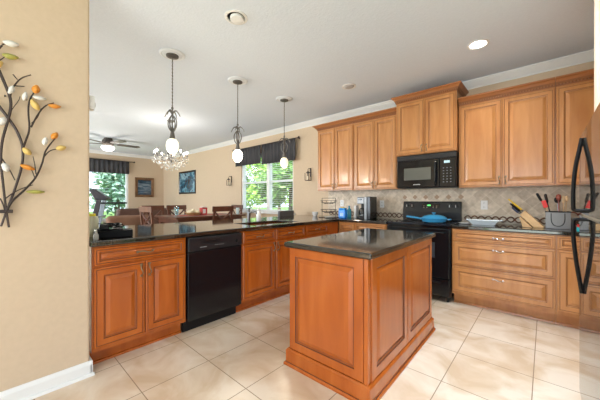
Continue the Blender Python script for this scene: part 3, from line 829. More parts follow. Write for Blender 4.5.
# metal branch wall art, in the plane of the left wall
S_, C_ = math.sin(YAW), math.cos(YAW)
WXF = -2.337
def W(px, py, off=.02):
    tt = (px - 300) / F_PX
    dx, dy = -S_ + tt * C_, C_ + tt * S_
    k = (WXF + off) / dx
    return Vector((WXF + off, k * dy, EYE - (py - HORIZON) / F_PX * k))
art0 = W(6, 226, 0)
t = thing('branch_wall_art', 'metal tree branch sculpture with orange, yellow and white leaves on the left wall', 'wall art', tuple(art0))
stems = [
    ([(-14, 40), (-6, 60), (0, 72), (6, 86), (10.5, 97), (11.3, 107), (7.5, 122), (2, 140), (0.5, 160), (3, 182), (5.4, 205), (9, 227)], .0085, .03),
    ([(-12, 92), (0, 107), (10, 120), (18, 132), (23.4, 147), (22.5, 165), (15, 189), (8, 207), (1, 226)], .0085, .022),
    ([(10, 96), (12, 89), (15, 84), (21, 77.5), (31, 74.5)], .005, .03), ([(13, 74), (17.5, 79.5)], .0035, .03), ([(15.5, 85.5), (24.5, 86)], .0035, .03),
    ([(23.2, 147), (25.5, 141), (30, 129), (28, 112), (29, 100), (34, 92), (36, 88)], .0058, .03),
    ([(31, 127), (37.5, 114), (45, 105), (54, 102.5)], .0048, .03), ([(31.5, 123), (38, 117), (41, 108)], .003, .028),
    ([(5, 213), (12, 200), (21, 193), (30, 184), (36, 177), (42, 164), (44, 155), (46, 149), (55, 138)], .0065, .035),
    ([(43.5, 157), (49.5, 150), (58, 148.5)], .0040, .035), ([(36, 174), (34.5, 163), (33, 156)], .0032, .035), ([(35, 178), (32, 170), (28.5, 166)], .003, .035),
    ([(4.5, 199), (12, 193), (22, 188), (33, 184.5)], .0035, .03), ([(0.8, 157), (9, 168), (15, 180)], .0042, .03), ([(0, 198), (3, 203), (5, 212)], .004, .03),
    ([(6, 123), (11, 110), (19, 100), (20, 96)], .0025, .03), ([(22, 150), (27, 152)], .0025, .028), ([(2, 45), (-4, 52), (-8, 62)], .005, .03), ([(0, 60), (5, 56), (10, 57)], .003, .03),
    ([(2, 44), (9, 43)], .004, .03), ([(27, 100), (25, 97)], .0025, .03), ([(38, 105), (35, 106)], .0025, .03)]
for pts, r, off in stems:
    q = [W(a, b2, off) - art0 for a, b2 in pts]
    MB().tube(q, [r, r * .6], 7, smooth=2).build('branch', IRON, t, smooth=True)
def leaf_mat(nm, c): return plain(nm, c, .3)
LM = {'w': leaf_mat('pearl_leaf', (.78, .76, .72)), 'o': leaf_mat('amber_leaf', (.72, .27, .03)), 'y': leaf_mat('honey_leaf', (.75, .52, .16)), 'g': leaf_mat('olive_leaf', (.38, .36, .08))}
for (px, py, c, a, b2, ang) in [(11, 43, 'w', 5, 2.8, 8), (10.5, 56, 'g', 5, 2.6, 5), (11, 89.5, 'w', 4, 2.2, 70), (25, 96, 'w', 4.2, 2, 80), (39.5, 97.5, 'w', 4.6, 2, 0), (36, 89, 'o', 4, 3, 80), (35, 104.5, 'y', 5, 2.8, 120),
                             (54.5, 105.7, 'o', 4.6, 2.2, 5), (2, 121, 'w', 4, 3, 60), (45, 141, 'w', 4, 2.2, 80), (54.6, 135.6, 'o', 3.8, 2.6, 60), (61, 147.6, 'y', 4, 2.6, 20), (27, 151, 'y', 3.8, 2.6, 130), (27.6, 167, 'o', 5, 2.3, 160), (35.5, 191.5, 'g', 6.2, 1.9, 0), (5.4, 167, 'w', 3.8, 3, 110), (-4, 64, 'y', 5, 3, 40)]:
    k = .0068
    an = math.radians(ang); ca, sa = math.cos(an), math.sin(an)
    ctr = W(px, py, .035) - art0
    mb = MB(); n = 14; ring = []
    for i in range(n):
        th = 2 * PI * i / n
        u, v = a * k * math.cos(th), b2 * k * math.sin(th) * (1 - .25 * abs(math.cos(th)))
        ring.append(Vector((.004 * math.cos(2 * th), u * ca - v * sa, u * sa + v * ca)))
    vs = [ctr + p for p in ring] + [ctr + Vector((.012, 0, 0))] + [ctr + Vector((-.003, 0, 0)) + p * .98 for p in ring] + [ctr + Vector((-.001, 0, 0))]
    fs = [(i, (i + 1) % n, n) for i in range(n)] + [(n + 1 + (i + 1) % n, n + 1 + i, 2 * n + 1) for i in range(n)] + [((i + 1) % n, i, n + 1 + i, n + 1 + (i + 1) % n) for i in range(n)]
    mb.add(vs, fs).build('leaf', LM[c], t, smooth='all')
q = W(5.4, 211, .028) - art0
MB().box(q.x - .012, q.x + .012, q.y - .03, q.y + .03, q.z - .010, q.z + .010).build('clasp', IRON, t, bevel=.003)
for pa in ((8, 207), (5, 95), (18, 132)):
    a = W(*pa, .022) - art0; MB().tube([(a.x, a.y, a.z), (.0, a.y, a.z)], .004, 6).build('wall_mount', IRON, t)

# ================================================================ COUNTER THINGS
CZ = .9145
# black box and things at the left end of the peninsula
t = thing('electronics_box', 'flat black box with cords on the peninsula beside the left wall', 'electronics box', (-2.53, .635, CZ), math.radians(-14))
MB().box(-.075, .075, -.125, .125, 0, .055).build('case', plain('matte_black', (.004, .004, .005), .6, Specular_IOR_Level=.12), t, bevel=.006)
MB().box(-.06, .06, -.11, .06, .056, .063).build('lid', bpy.data.materials['matte_black'], t, bevel=.003)
mb = MB()
for k in range(5):
    pts = [(random.uniform(-.06, .06), random.uniform(-.1, .08), random.uniform(.068, .11)) for _ in range(6)]
    mb.tube(pts, .0035, 6, smooth=2)
mb.build('cord', BLACKM, t, smooth=True)
MB().box(-.05, .03, -.09, -.03, .064, .10).build('dock', BLACKM, t, bevel=.005)
t = thing('glass_bottle', 'small clear bottle in front of the black box at the wall end', 'bottle', (-2.43, .500, CZ))
MB().lathe([(.014, 0), (.016, .01), (.016, .035), (.008, .05), (.008, .062), (0, .062)], (0, 0, 0), 16).build('bottle_body', plain('grey_glass', (.45, .45, .42), .1), t, smooth=True)
MB().cyl((0, 0, .0625), .009, .012, 12).build('cap', CHROME, t, smooth=True)
t = thing('storage_canister', 'tall pale green canister with yellow lid against the left wall end', 'canister', (-2.68, .520, CZ))
MB().lathe([(.045, 0), (.048, .01), (.048, .14), (.040, .16), (0, .16)], (0, 0, 0), 20).build('jar_body', plain('pale_green_plastic', (.50, .52, .40), .35), t, smooth=True)
MB().lathe([(.030, .161), (.030, .18), (0, .185)], (0, 0, 0), 16).build('lid', plain('yellow_lid', (.65, .60, .04), .4), t, smooth=True)
t = thing('paper_cup', 'small white cup behind the flat black box', 'cup', (-2.78, .72, CZ))
MB().lathe([(.028, 0), (.036, .085), (.034, .085), (.027, .004), (0, .004)], (0, 0, 0), 20).build('cup_body', WHITE, t, smooth=True)

# white cup near the corner
t = thing('small_bowl', 'small white bowl alone on the counter between window and wire basket', 'bowl', (-3.10, 3.88, CZ))
MB().lathe([(.030, 0), (.048, .03), (.055, .075), (.052, .075), (.045, .03), (.02, .006), (0, .006)], (0, 0, 0), 24).build('bowl_body', plain('white_ceramic', (.75, .74, .74), .2), t, smooth=True)

# wire fruit basket
t = thing('wire_basket_stand', 'two-tier dark wire basket stand in the counter corner', 'basket', (-2.64, 3.66, CZ))
mb = MB()
for z, r in ((.09, .131), (.235, .131)):
    for rr, dz in ((r, .045), (r * .85, .01), (r * .55, -.005)):
        mb.tube([(rr * math.cos(a), rr * math.sin(a), z + dz) for a in [2 * PI * k / 20 for k in range(20)]], .003, 5, closed=True)
    for k in range(10):
        a = 2 * PI * k / 10
        mb.tube([(r * math.cos(a), r * math.sin(a), z + .045), (r * .85 * math.cos(a), r * .85 * math.sin(a), z + .01), (.02 * math.cos(a), .02 * math.sin(a), z - .008)], .0022, 5)
mb.build('wire_tiers', IRON, t)
mb = MB()
for sx in (-1, 1): mb.tube([(sx * .135, 0, .004), (sx * .135, 0, .32)], .004, 6)
mb.tube([(-.135, 0, .32), (.135, 0, .32)], .004, 6).tube([(-.135, -.09, .004), (-.135, .09, .004)], .004, 6).tube([(.135, -.09, .004), (.135, .09, .004)], .004, 6)
mb.build('side_frame', IRON, t)
tag(MB().lathe([(.05, 0), (.075, .004), (.10, .016), (.098, .018), (.05, .006), (0, .005)], (0, 0, 0), 28).build('salad_plate', plain('pale_plate', (.66, .70, .68), .2), None, smooth=True, loc=(-2.62, 3.66, CZ + .001)),
    'pale plate lying under the wire basket stand', 'plate')

# blue tub and teal bottle
t = thing('detergent_tub', 'bright blue detergent tub on the counter beside the wire basket', 'tub', (-2.415, 3.735, CZ))
MB().box(-.066, .066, -.04, .04, 0, .140).build('tub_body', plain('blue_plastic', (.01, .24, .85), .2), t, bevel=.016, seg=4)
MB().box(-.058, .058, -.036, .036, .1405, .160).build('lid', plain('light_blue_lid', (.05, .36, .80), .25), t, bevel=.008, seg=3)
MB().box(-.03, .03, -.0412, -.0402, .035, .085).build('tub_label', plain('pale_sticker', (.35, .60, .85), .4), t)
MB().box(-.022, .022, -.018, .018, .1605, .175).build('latch', plain('yellow_latch', (.75, .62, .15), .4), t, bevel=.004)
t = thing('dish_soap_bottle', 'teal translucent bottle standing behind the blue tub', 'bottle', (-2.40, 3.90, CZ))
MB().lathe([(.034, 0), (.038, .01), (.040, .07), (.036, .13), (.014, .155), (.014, .165), (0, .165)], (0, 0, 0), 18, sy=.7).build('bottle_body', plain('teal_plastic', (.03, .32, .42), .15), t, smooth=True)
MB().cyl((0, 0, .166), .015, .028, 14).build('cap', plain('teal_cap', (.02, .22, .36), .3), t, smooth=True)
t = thing('paper_packet', 'thin white packet standing left of the coffee maker', 'packet', (-2.285, 3.93, CZ))
MB().box(-.02, .02, -.045, .045, 0, .185).build('packet_body', WHITE, t, bevel=.005)
MB().box(-.018, .018, -.035, .035, .186, .20).build('folded_top', WHITE, t, bevel=.002)

# coffee maker
t = thing('coffee_maker', 'black and steel drip coffee maker on the counter left of the range', 'coffee maker', (-2.085, 3.87, CZ))
MB().box(-.088, .03, -.115, .11, 0, .035).build('base', BLACKM, t, bevel=.006)
MB().box(-.088, .03, .02, .11, .0355, .225).build('back_column', BLACKM, t)
MB().box(-.088, .03, -.105, .11, .2255, .335).build('brew_head', BLACKM, t, bevel=.008)
MB().box(-.084, .025, -.1095, -.1055, .235, .325).build('brew_head_plate', STEEL, t)
MB().box(-.07, .0, -.1115, -.1100, .285, .312).build('clock_display', BLACK, t)
MB().box(.034, .080, -.118, .11, 0, .335).build('steel_front_column', STEEL, t, bevel=.006)
MB().box(.0805, .135, -.112, .11, 0, .34).build('side_reservoir', BLACK, t, bevel=.010)
t2 = MB().lathe([(.040, 0), (.052, .02), (.054, .07), (.040, .115), (.038, .13), (0, .13)], (-.030, -.045, .037), 24).build('carafe', plain('dark_carafe', (.03, .025, .02), .04), t, smooth=True)
MB().lathe([(.055, .0), (.055, .025)], (-.030, -.045, .045), 24).build('steel_band', STEEL, t2, smooth=True)
MB().tube([(-.030, -.09, .15), (-.030, -.138, .145), (-.030, -.136, .08), (-.030, -.095, .065)], .008, 8, smooth=2).build('carafe_handle', BLACKM, t2, smooth=True)

# blue skillet with lid on the range
BLUEM = plain('sky_blue_enamel', (.045, .30, .56), .2)
t = thing('skillet', 'sky blue lidded skillet on the range cooktop', 'skillet', (-1.05, 3.72, .9215))
MB().lathe([(.100, 0), (.135, .010), (.150, .045), (.153, .050), (.148, .050), (.13, .014), (0, .008)], (0, 0, 0), 36).build('pan_body', BLUEM, t, smooth=True)
MB().tube([(-.145, -.02, .040), (-.20, -.035, .052), (-.32, -.07, .068)], [.014, .012], 10, smooth=1).build('pan_handle', BLUEM, t, smooth=True)
MB().tube([(.150, 0, .040), (.185, .010, .043), (.185, .04, .043), (.148, .045, .040)], .009, 8, smooth=1).build('helper_handle', BLUEM, t, smooth=True)
ld_ = MB().lathe([(.150, .051), (.151, .056), (.12, .078), (.06, .096), (0, .100)], (0, 0, 0), 36).build('lid', BLUEM, t, smooth=True)
MB().lathe([(.010, .100), (.010, .108), (.024, .114), (.022, .124), (0, .126)], (0, 0, 0), 16).build('lid_knob', BLUEM, ld_, smooth=True)

# baking dish
t = thing('baking_dish', 'white rectangular baking dish on the counter right of the range', 'dish', (-.535, 3.84, CZ))
def rr(w, d, z): return [(-w, -d, z), (w, -d, z), (w, d, z), (-w, d, z)]
MB().loops([rr(.105, .065, 0), rr(.142, .095, .048), rr(.157, .110, .052), rr(.157, .110, .056), rr(.138, .090, .054), rr(.10, .06, .008)], [0] * 6).build('dish_body', plain('white_enamel', (.74, .82, .88), .15), t, bevel=.003)
for s in (-1, 1): MB().tube([(s * .155, -.04, .053), (s * .177, -.03, .055), (s * .177, .03, .055), (s * .155, .04, .053)], .006, 6, smooth=1).build('grip', bpy.data.materials['white_enamel'], t)
t = tag(MB().lathe([(.03, 0), (.05, .008), (.055, .016), (.050, .015), (0, .006)], (0, 0, 0), 24, sx=1.2).build('spoon_rest', bpy.data.materials['white_ceramic'], smooth=True, loc=(-.725, 3.80, CZ)), 'small white spoon rest between the range and the baking dish', 'spoon rest')

# knife block
BW = noisy('light_beech', [(.3, (.56, .32, .13)), (.7, (.68, .43, .20))], scale=(2, 8, 2), nscale=6, rough=.4)
kb = thing('knife_block', 'light wood knife block leaning left on the right-hand counter', 'knife block', (-.155, 3.82, CZ))
# profile in x,z : slanted block
MB().prism([(.150, .012), (.143, .0), (.065, .0), (-.048, .129), (-.005, .176)], 'y', -.05, .05).build('block_body', BW, kb, bevel=.004)
MB().prism([(-.025, .0), (.055, .0), (-.040, .105), (-.052, .10)], 'y', -.045, .045).build('block_foot', BW, kb, bevel=.003)
kd = Vector((-.70, 0, .71)).normalized()
knives = [(-.014, .166, -.03, .185, 'y', 'slim knife with a yellow handle in the block'), (-.020, .160, .015, .13, 'k', 'black-handled knife beside the yellow one in the block'), (-.030, .149, -.015, .14, 'k', 'black-handled knife in the middle row of the block'),
          (-.036, .142, .025, .11, 'k', 'black-handled knife at the back of the lower row'), (-.043, .135, -.03, .10, 'b', 'knife with a navy handle in the lowest slot')]
YEL = plain('yellow_handle', (.72, .46, .03), .35); NAVY = plain('navy_handle', (.035, .045, .10), .35)
for x, z, y, L, c, lab in knives:
    k = thing('kitchen_knife', lab, 'knife', (-.155 + x - .004, 3.82 + y, CZ + z + .002), 0, 'knives in the block')
    MB().tube([kd * .002, kd * .022], .005, 8).build('bolster', STEEL, k)
    MB().tube([kd * .0225, kd * L * .6, kd * L], [.010, .008], 8).build('knife_handle', {'y': YEL, 'k': BLACKM, 'b': NAVY}[c], k, smooth=True)

# utensil caddy
uc = thing('utensil_caddy', 'rectangular steel utensil caddy with black rim on the right counter', 'utensil holder', (.095, 3.80, CZ))
m = MB(); w_, d_, h_ = .092, .055, .165
m.box(-w_, w_, -d_, -d_ + .003, 0, h_).box(-w_, w_, d_ - .003, d_, 0, h_).box(-w_, -w_ + .003, -d_ + .003, d_ - .003, 0, h_).box(w_ - .003, w_, -d_ + .003, d_ - .003, 0, h_).box(-w_, w_, -d_, d_, 0, .003)
m.build('steel_sleeve', plain('bright_steel', (.17, .165, .16), .38, 1.0), uc)
m = MB(); m.box(-w_ - .004, w_ + .004, -d_ - .004, -d_ + .004, h_, h_ + .010).box(-w_ - .004, w_ + .004, d_ - .004, d_ + .004, h_, h_ + .010).box(-w_ - .004, -w_ + .004, -d_ + .004, d_ - .004, h_, h_ + .01).box(w_ - .004, w_ + .004, -d_ + .004, d_ - .004, h_, h_ + .01)
m.build('rim', BLACKM, uc)
MB().tube([(-.05, -d_ - .003, h_ - .01), (-.05, -d_ - .004, .07), (-.03, -d_ - .004, .035), (0, -d_ - .004, .025), (.03, -d_ - .004, .035), (.05, -d_ - .004, .07), (.05, -d_ - .003, h_ - .01)], .0035, 6, smooth=2).build('curved_seam', BLACKM, uc, smooth=True)
RED = plain('red_silicone', (.72, .03, .03), .35); MAH = plain('red_brown_wood', (.22, .045, .025), .35); LW = plain('pale_wood', (.62, .42, .24), .5)
def utensil(nm, lab, x, y, tip, shaft, head, hm, size):
    k = thing(nm, lab, 'utensil', (.095 + x, 3.80 + y, CZ + .012), 0, 'utensils in the steel caddy')
    tp = Vector(tip)
    MB().tube([(0, 0, 0), tuple(tp * .78)], .005, 8).build('handle', shaft, k, smooth=True)
    d = tp.normalized(); c = tp * .78
    mb = MB(); n = 8
    if head == 'spoon':
        mb.lathe([(0, 0), (size * .7, .012), (size, .035), (size * .8, .058), (0, .068)], (0, 0, 0), 14, sy=.45)
    elif head == 'flat':
        mb.box(-size, size, -.004, .004, 0, .075)
    else:
        mb.lathe([(.005, 0), (size, .02), (size, .09), (0, .1)], (0, 0, 0), 10, sy=.8)
    Rm = Vector((0, 0, 1)).rotation_difference(d).to_matrix()
    mb.v = [tuple(Rm @ Vector(p) + c) for p in mb.v]
    mb.build('head', hm, k, smooth=True, bevel=.002 if head == 'flat' else 0)
utensil('silicone_spatula', 'red silicone spatula leaning left in the steel caddy', -.032, -.02, (-.072, -.03, .255), LW, 'flat', RED, .018)
utensil('black_turner', 'long black turner leaning far left out of the caddy', -.005, .040, (-.150, .005, .335), BLACKM, 'handle', BLACKM, .012)
utensil('black_turner', 'second black handle standing steeper behind the red spatula', -.03, -.01, (-.06, .01, .315), BLACKM, 'handle', BLACKM, .012)
utensil('ladle', 'round black ladle in the middle of the caddy', .012, .012, (-.015, .0, .31), STEEL, 'spoon', BLACKM, .027)
utensil('serving_spoon', 'tall red-brown spoon in the middle of the caddy', .01, -.02, (-.005, -.01, .345), MAH, 'spoon', MAH, .022)
utensil('wooden_spoon', 'pale wooden spoon with straight handle in the caddy', .040, .0, (.002, .0, .315), LW, 'flat', LW, .010)
utensil('wooden_spoon', 'pale wooden spoon leaning right in the caddy', .050, .02, (.018, .01, .325), LW, 'spoon', LW, .014)
t = thing('spice_jar', 'small jar with teal lower half and red lid right of the utensil caddy', 'jar', (.245, 3.66, CZ))
MB().lathe([(.024, 0), (.026, .006), (.026, .035), (0, .035)], (0, 0, 0), 18).build('jar_body', plain('teal_jar', (.04, .42, .45), .2), t, smooth=True)
MB().lathe([(.020, .0355), (.022, .06), (0, .062)], (0, 0, 0), 18).build('lid', RED, t, smooth=True)
t = thing('wall_hook_heart', 'small red-brown wire heart trivet leaning on the backsplash near the refrigerator', 'trivet', (.26, 4.085, CZ + .012))
pts = []
for k in range(28):
    a = 2 * PI * k / 28
    pts.append((.0052 * 16 * math.sin(a) ** 3, .02 * (.1 + .0052 * 13 * math.cos(a)) / .1, .085 + .0052 * (13 * math.cos(a) - 5 * math.cos(2 * a) - 2 * math.cos(3 * a) - math.cos(4 * a))))
MB().tube(pts, .007, 6, closed=True).build('wire_heart', MAH, t, smooth=True)
MB().box(-.03, .03, -.01, .012, -.0118, .0).build('foot', MAH, t)

# ================================================================ DINING AND LIVING ROOM
t = thing('dining_table', 'dark cherry counter-height dining table beyond the peninsula', 'table', (-5.40, 2.94, 0))
TW, TD = .50, .76
MB().box(-TW, TW, -TD, TD, .855, .89).build('tabletop', DWOOD, t, bevel=.006)
m = MB(); m.box(-TW + .06, TW - .06, -TD + .06, -TD + .085, .76, .854).box(-TW + .06, TW - .06, TD - .085, TD - .06, .76, .854).box(-TW + .06, -TW + .085, -TD + .085, TD - .085, .76, .854).box(TW - .085, TW - .06, -TD + .085, TD - .085, .76, .854)
m.build('apron', DWOOD, t)
for sx in (-1, 1):
    for sy in (-1, 1): MB().box(sx * .40 - .035, sx * .40 + .035, sy * .66 - .035, sy * .66 + .035, 0, .758).build('leg', DWOOD, t, bevel=.004)

def make_chair():
    t = thing('dining_chair', '', 'chair', (0, 0, 0), 0, 'cross-back dining chairs')
    hw = .20
    MB().box(-hw, hw, -.19, .20, .60, .635).build('seat', DWOOD, t, bevel=.01)
    for sx in (-1, 1):
        MB().box(sx * .18 - .02, sx * .18 + .02, .155, .195, 0, .599).build('leg', DWOOD, t)
        MB().prism([(-.19, 0), (-.15, 0), (-.155, .60), (-.195, .60)], 'x', sx * .18 - .02, sx * .18 + .02).build('leg', DWOOD, t)
        MB().prism([(-.190, .636), (-.160, .636), (-.205, 1.03), (-.232, 1.03)], 'x', sx * .19 - .016, sx * .19 + .016).build('back_post', DWOOD, t)
    MB().prism([(-.198, .985), (-.226, .985), (-.236, 1.085), (-.210, 1.085)], 'x', -.225, .225).build('top_rail', DWOOD, t, bevel=.004)
    m = MB()
    for s in (-1, 1):
        m.tube([(s * .17, -.180, .68), (s * .06, -.190, .80), (0, -.197 + s * .004, .835), (-s * .06, -.200, .87), (-s * .17, -.212, .98)], .016, 6, smooth=1)
    m.build('cross_brace', DWOOD, t)
    MB().box(-.16, .16, .165, .185, .22, .245).build('foot_rail', DWOOD, t)
    return t
ch0 = make_chair()
spots = [((-4.80, 2.93), R90, 'cross-back chair on the near side of the table, its X back nearest the kitchen'),
         ((-6.06, 2.80), -R90, 'reddish cross-back chair on the far side of the table, behind the glass vase'),
         ((-6.06, 2.30), -R90, 'cross-back chair on the far side of the table at its left end'),
         ((-5.36, 2.04), .12, 'cross-back chair at the left end of the table beside the armchair'),
         ((-5.56, 3.72), PI, 'cross-back chair at the right end of the table below the left lantern sconce')]
for i, ((x, y), rz, lab) in enumerate(spots):
    o = ch0 if i == 0 else copy_tree(ch0)
    o.location = (x, y, 0); o.rotation_euler.z = rz; o['label'] = lab

tag(MB().box(-.20, .20, -.55, .55, 0, .002).build('table_runner', plain('red_cloth', (.42, .13, .11), .8), loc=(-5.40, 2.90, .8905)), 'red cloth runner lying along the dining table', 'table runner')
TZ = .893
t = thing('bread_basket', 'shallow basket of pale buns on the dining table', 'basket', (-5.42, 2.76, TZ))
MB().lathe([(.11, 0), (.15, .04), (.155, .055), (.145, .05), (.105, .008), (0, .008)], (0, 0, 0), 24).build('woven_bowl', plain('wicker', (.45, .28, .12), .6), t, smooth=True)
for k in range(6):
    a = k * 1.05
    rr_ = .085 if k else 0
    tag(MB().lathe([(0, -.036), (.034, -.024), (.041, 0), (.032, .030), (0, .040)], (0, 0, 0), 14).build('bread_bun', plain('bun_crust', (.86, .76, .54), .6) if k == 0 else bpy.data.materials['bun_crust'], smooth='all', loc=(-5.42 + rr_ * math.cos(a), 2.76 + rr_ * math.sin(a), TZ + (.088 if k == 0 else .058))),
        'pale round bun heaped in the basket on the dining table', 'bun', 'buns in the basket')
t = thing('red_canister', 'red and white canister on the dining table right of the bread basket', 'canister', (-5.42, 2.985, TZ))
MB().box(-.06, .06, -.06, .06, 0, .15).build('canister_body', plain('red_tin', (.55, .04, .04), .4), t, bevel=.01)
MB().box(-.055, .055, -.055, .055, .1505, .168).build('lid', WHITE, t, bevel=.006)
MB().box(.0602, .0612, -.045, .02, .03, .12).build('paper_label', WHITE, t)
t = thing('glass_vase', 'clear pale blue glass at the left end of the dining table', 'vase', (-5.30, 2.36, TZ))
MB().lathe([(.035, 0), (.03, .02), (.04, .10), (.05, .18), (.047, .18), (.037, .10), (.026, .022), (0, .02)], (0, 0, 0), 18).build('glass_body', glass_mat('pale_blue_glass', (.75, .88, .92), .6), t, smooth=True)
MB().lathe([(.045, 0), (.045, .004), (0, .004)], (0, 0, .0), 16).build('glass_foot', plain('ice_glass', (.6, .75, .8), .1), t)
t = thing('drinking_glass', 'clear glass at the right end of the dining table by the window', 'glass', (-5.03, 3.58, TZ))
MB().lathe([(.030, 0), (.038, .14), (.035, .14), (.027, .006), (0, .006)], (0, 0, 0), 18).build('glass_body', bpy.data.materials['ice_glass'], t, smooth=True)

# dark upholstered stool behind the counter
LEA = plain('charcoal_leather', (.085, .08, .09), .45)
t = thing('counter_stool', 'charcoal upholstered chair behind the peninsula under the window', 'stool', (-3.84, 3.70, 0), R90)
MB().box(-.20, .20, -.18, .20, .58, .65).build('seat', LEA, t, bevel=.02)
MB().prism([(-.19, .651), (-.13, .651), (-.16, 1.005), (-.215, 1.005)], 'x', -.20, .20).build('backrest', LEA, t, bevel=.02, seg=3)
for sx in (-1, 1):
    for y in (-.15, .16): MB().box(sx * .17 - .018, sx * .17 + .018, y - .018, y + .018, 0, .579).build('leg', DWOOD, t)

# armchair
SU = noisy('tan_suede', [(.3, (.19, .10, .065)), (.7, (.25, .14, .09))], nscale=5, rough=.85)
t = thing('armchair', 'tan suede armchair seen from behind, beyond the peninsula at the left', 'armchair', (-6.95, 1.92, 0), math.radians(90))
MB().box(-.34, .34, -.35, .38, .10, .42).build('base', SU, t, bevel=.04, seg=3)
MB().box(-.40, .40, -.48, -.28, .12, .88).build('backrest', SU, t, bevel=.07, seg=4)
for sx in (-1, 1): MB().box(sx * .44 - .09, sx * .44 + .09, -.36, .40, .10, .62).build('armrest', SU, t, bevel=.06, seg=4)
MB().box(-.33, .33, -.26, .38, .425, .54).build('seat_cushion', SU, t, bevel=.04, seg=3)
for sx in (-1, 1):
    for sy in (-1, 1): MB().cyl((sx * .3, sy * .3, 0), .025, .10, 10).build('foot', DWOOD, t)
t = thing('sofa', 'dark brown leather sofa back behind the armchair near the far corner', 'sofa', (-9.72, 3.18, 0), math.radians(90))
LB = plain('brown_leather', (.11, .055, .040), .4)
MB().box(-.75, .75, -.35, .42, .08, .44).build('base', LB, t, bevel=.04, seg=3)
MB().box(-.78, .78, -.52, -.30, .10, .95).build('backrest', LB, t, bevel=.08, seg=4)
for sx in (-1, 1): MB().box(sx * .85 - .10, sx * .85 + .10, -.40, .45, .08, .64).build('armrest', LB, t, bevel=.06, seg=4)
MB().box(-.74, -.01, -.28, .44, .445, .56).build('seat_cushion', LB, t, bevel=.04, seg=3)
MB().box(.01, .74, -.28, .44, .445, .56).build('seat_cushion', LB, t, bevel=.04, seg=3)

for sx in (-1, 1):
    for sy in (-1, 1): MB().cyl((sx * .68, sy * .28, 0), .03, .085, 10).build('foot', DWOOD, t)
# treadmill in front of the far door
GREY = plain('grey_plastic', (.045, .04, .05), .4); LG = plain('silver_plastic', (.30, .34, .40), .3)
t = thing('treadmill', 'grey treadmill in front of the far glass door', 'treadmill', (-8.60, 2.12, 0), math.radians(158))
MB().box(-.35, .35, -1.0, .55, .08, .20).build('deck', GREY, t, bevel=.02)
MB().box(-.23, .23, -.95, .40, .2005, .206).build('running_belt', BLACKM, t)
for sx in (-1, 1):
    MB().prism([(.36, .20), (.50, .20), (.28, 1.20), (.18, 1.20)], 'x', sx * .34 - .035, sx * .34 + .035).build('upright', GREY if sx < 0 else LG, t, bevel=.01)
    MB().tube([(sx * .34, .20, 1.12), (sx * .36, -.05, 1.13), (sx * .36, -.30, 1.12)], .022, 10, smooth=1).build('handrail', BLACKM, t, smooth=True)
con = MB().prism([(.10, 1.20), (.32, 1.20), (.45, 1.46), (.36, 1.50), (.05, 1.25)], 'x', -.27, .27).build('console', GREY, t, bevel=.02)
MB().add([(-.22, .115, 1.312), (.22, .115, 1.312), (.22, .33, 1.485), (-.22, .33, 1.485)], [(0, 1, 2, 3)]).build('console_screen', LG, con)
MB().box(-.32, .32, .18, .26, .75, .80).build('crossbar', LG, t)
m = MB(); m.cyl((-.3, -.9, 0), .03, .08, 10).cyl((.3, -.9, 0), .03, .08, 10).cyl((-.3, .45, 0), .03, .08, 10).cyl((.3, .45, 0), .03, .08, 10)
m.build('foot_pads', BLACKM, t)

# ================================================================ OUTSIDE
struct('terrain_lawn', MB().box(-40, 12, -12, 40, -.35, -.15), noisy('lawn', [(.3, (.05, .13, .02)), (.7, (.12, .24, .04))], nscale=3, rough=.9))
LEAFS = [noisy('leaf_light', [(.3, (.20, .42, .06)), (.7, (.36, .58, .12))], nscale=2, rough=.6), noisy('leaf_mid', [(.3, (.07, .20, .04)), (.7, (.16, .34, .07))], nscale=2, rough=.6)]
for lm in LEAFS: lm.node_tree.nodes['Principled BSDF'].inputs['Subsurface Weight'].default_value = 0
PALEL = [noisy('leaf_light_glare_washed', [(.3, (.26, .40, .30)), (.7, (.42, .55, .44))], nscale=2, rough=.6), noisy('leaf_mid_glare_washed', [(.3, (.10, .22, .17)), (.7, (.20, .34, .27))], nscale=2, rough=.6)]  # far-door leaves paled: the washed-out window glare is put into their colour
BARK = noisy('bark', [(.3, (.07, .05, .035)), (.7, (.15, .11, .08))], scale=(8, 8, 1), nscale=3, rough=.9)
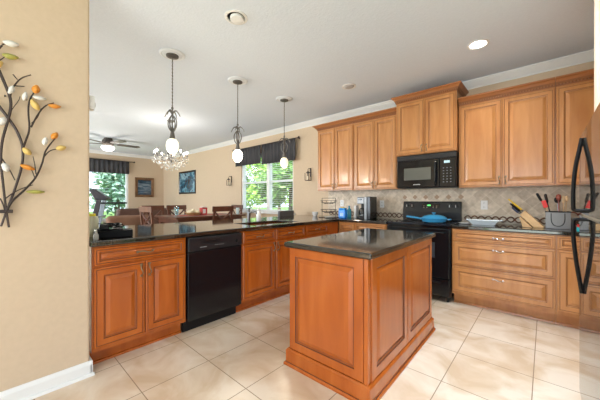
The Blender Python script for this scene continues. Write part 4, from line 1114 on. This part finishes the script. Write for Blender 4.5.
def tree(label, x, y, h, r, n, seed, light_share=.6):
    rnd = random.Random(seed)
    t = thing('leafy_tree', label, 'tree', (x, y, -.15), 0, 'trees outside')
    mb = MB().tube([(0, 0, 0), (.1, .05, h * .35), (-.05, .1, h * .7)], [.13, .05], 8, smooth=1)
    for k in range(6):
        a = k * 1.1; mb.tube([(0, 0, h * (.25 + .07 * k)), (r * .5 * math.cos(a), r * .5 * math.sin(a), h * (.4 + .08 * k))], [.05, .02], 6)
    mb.build('trunk', BARK, t, smooth=True)
    f = MB(); blobs = []
    for k in range(16):
        a = rnd.uniform(0, 2 * PI); q = r * math.sqrt(rnd.random()) * .75
        blobs.append((Vector((q * math.cos(a), q * math.sin(a), h * rnd.uniform(.22, .95))), r * rnd.uniform(.28, .5), 0 if rnd.random() < light_share else 1))
    for i in range(n):
        c, br, mi = blobs[rnd.randrange(16)]
        d = Vector((rnd.gauss(0, 1), rnd.gauss(0, 1), rnd.gauss(0, 1))).normalized() * br * rnd.random() ** .4
        p = c + d
        a = Vector((rnd.gauss(0, 1), rnd.gauss(0, 1), rnd.gauss(0, .5))).normalized() * rnd.uniform(.09, .17)
        b2 = a.cross(Vector((rnd.gauss(0, 1), rnd.gauss(0, 1), rnd.gauss(0, 1)))).normalized() * a.length * .8
        f.leafquad(p, a, b2, mi)
    f.build('foliage', PALEL if x < -15 else LEAFS, t)
tree('bright leafy tree outside the dining window, left of the mullion', -12.2, 9.0, 5.0, 1.7, 4500, 1, .75)
tree('leafy tree outside the dining window, right of the mullion', -8.5, 8.8, 4.4, 1.6, 4500, 2, .55)
tree('taller tree further back outside the dining window', -14.6, 14.0, 6.5, 2.6, 4500, 3, .5)
tree('darker tree at the right of the dining window view', -9.4, 13.4, 6.0, 2.3, 4500, 4, .3)
tree('tree outside the far glass door, on its right', -15.5, 4.0, 5.0, 1.9, 4500, 5, .5)
tree('tree outside the far glass door, on its left', -16.0, -.3, 5.2, 1.9, 4500, 6, .4)
tree('distant tree seen between the two trees of the far glass door', -20.8, 5.4, 7.0, 2.6, 4500, 7, .5)
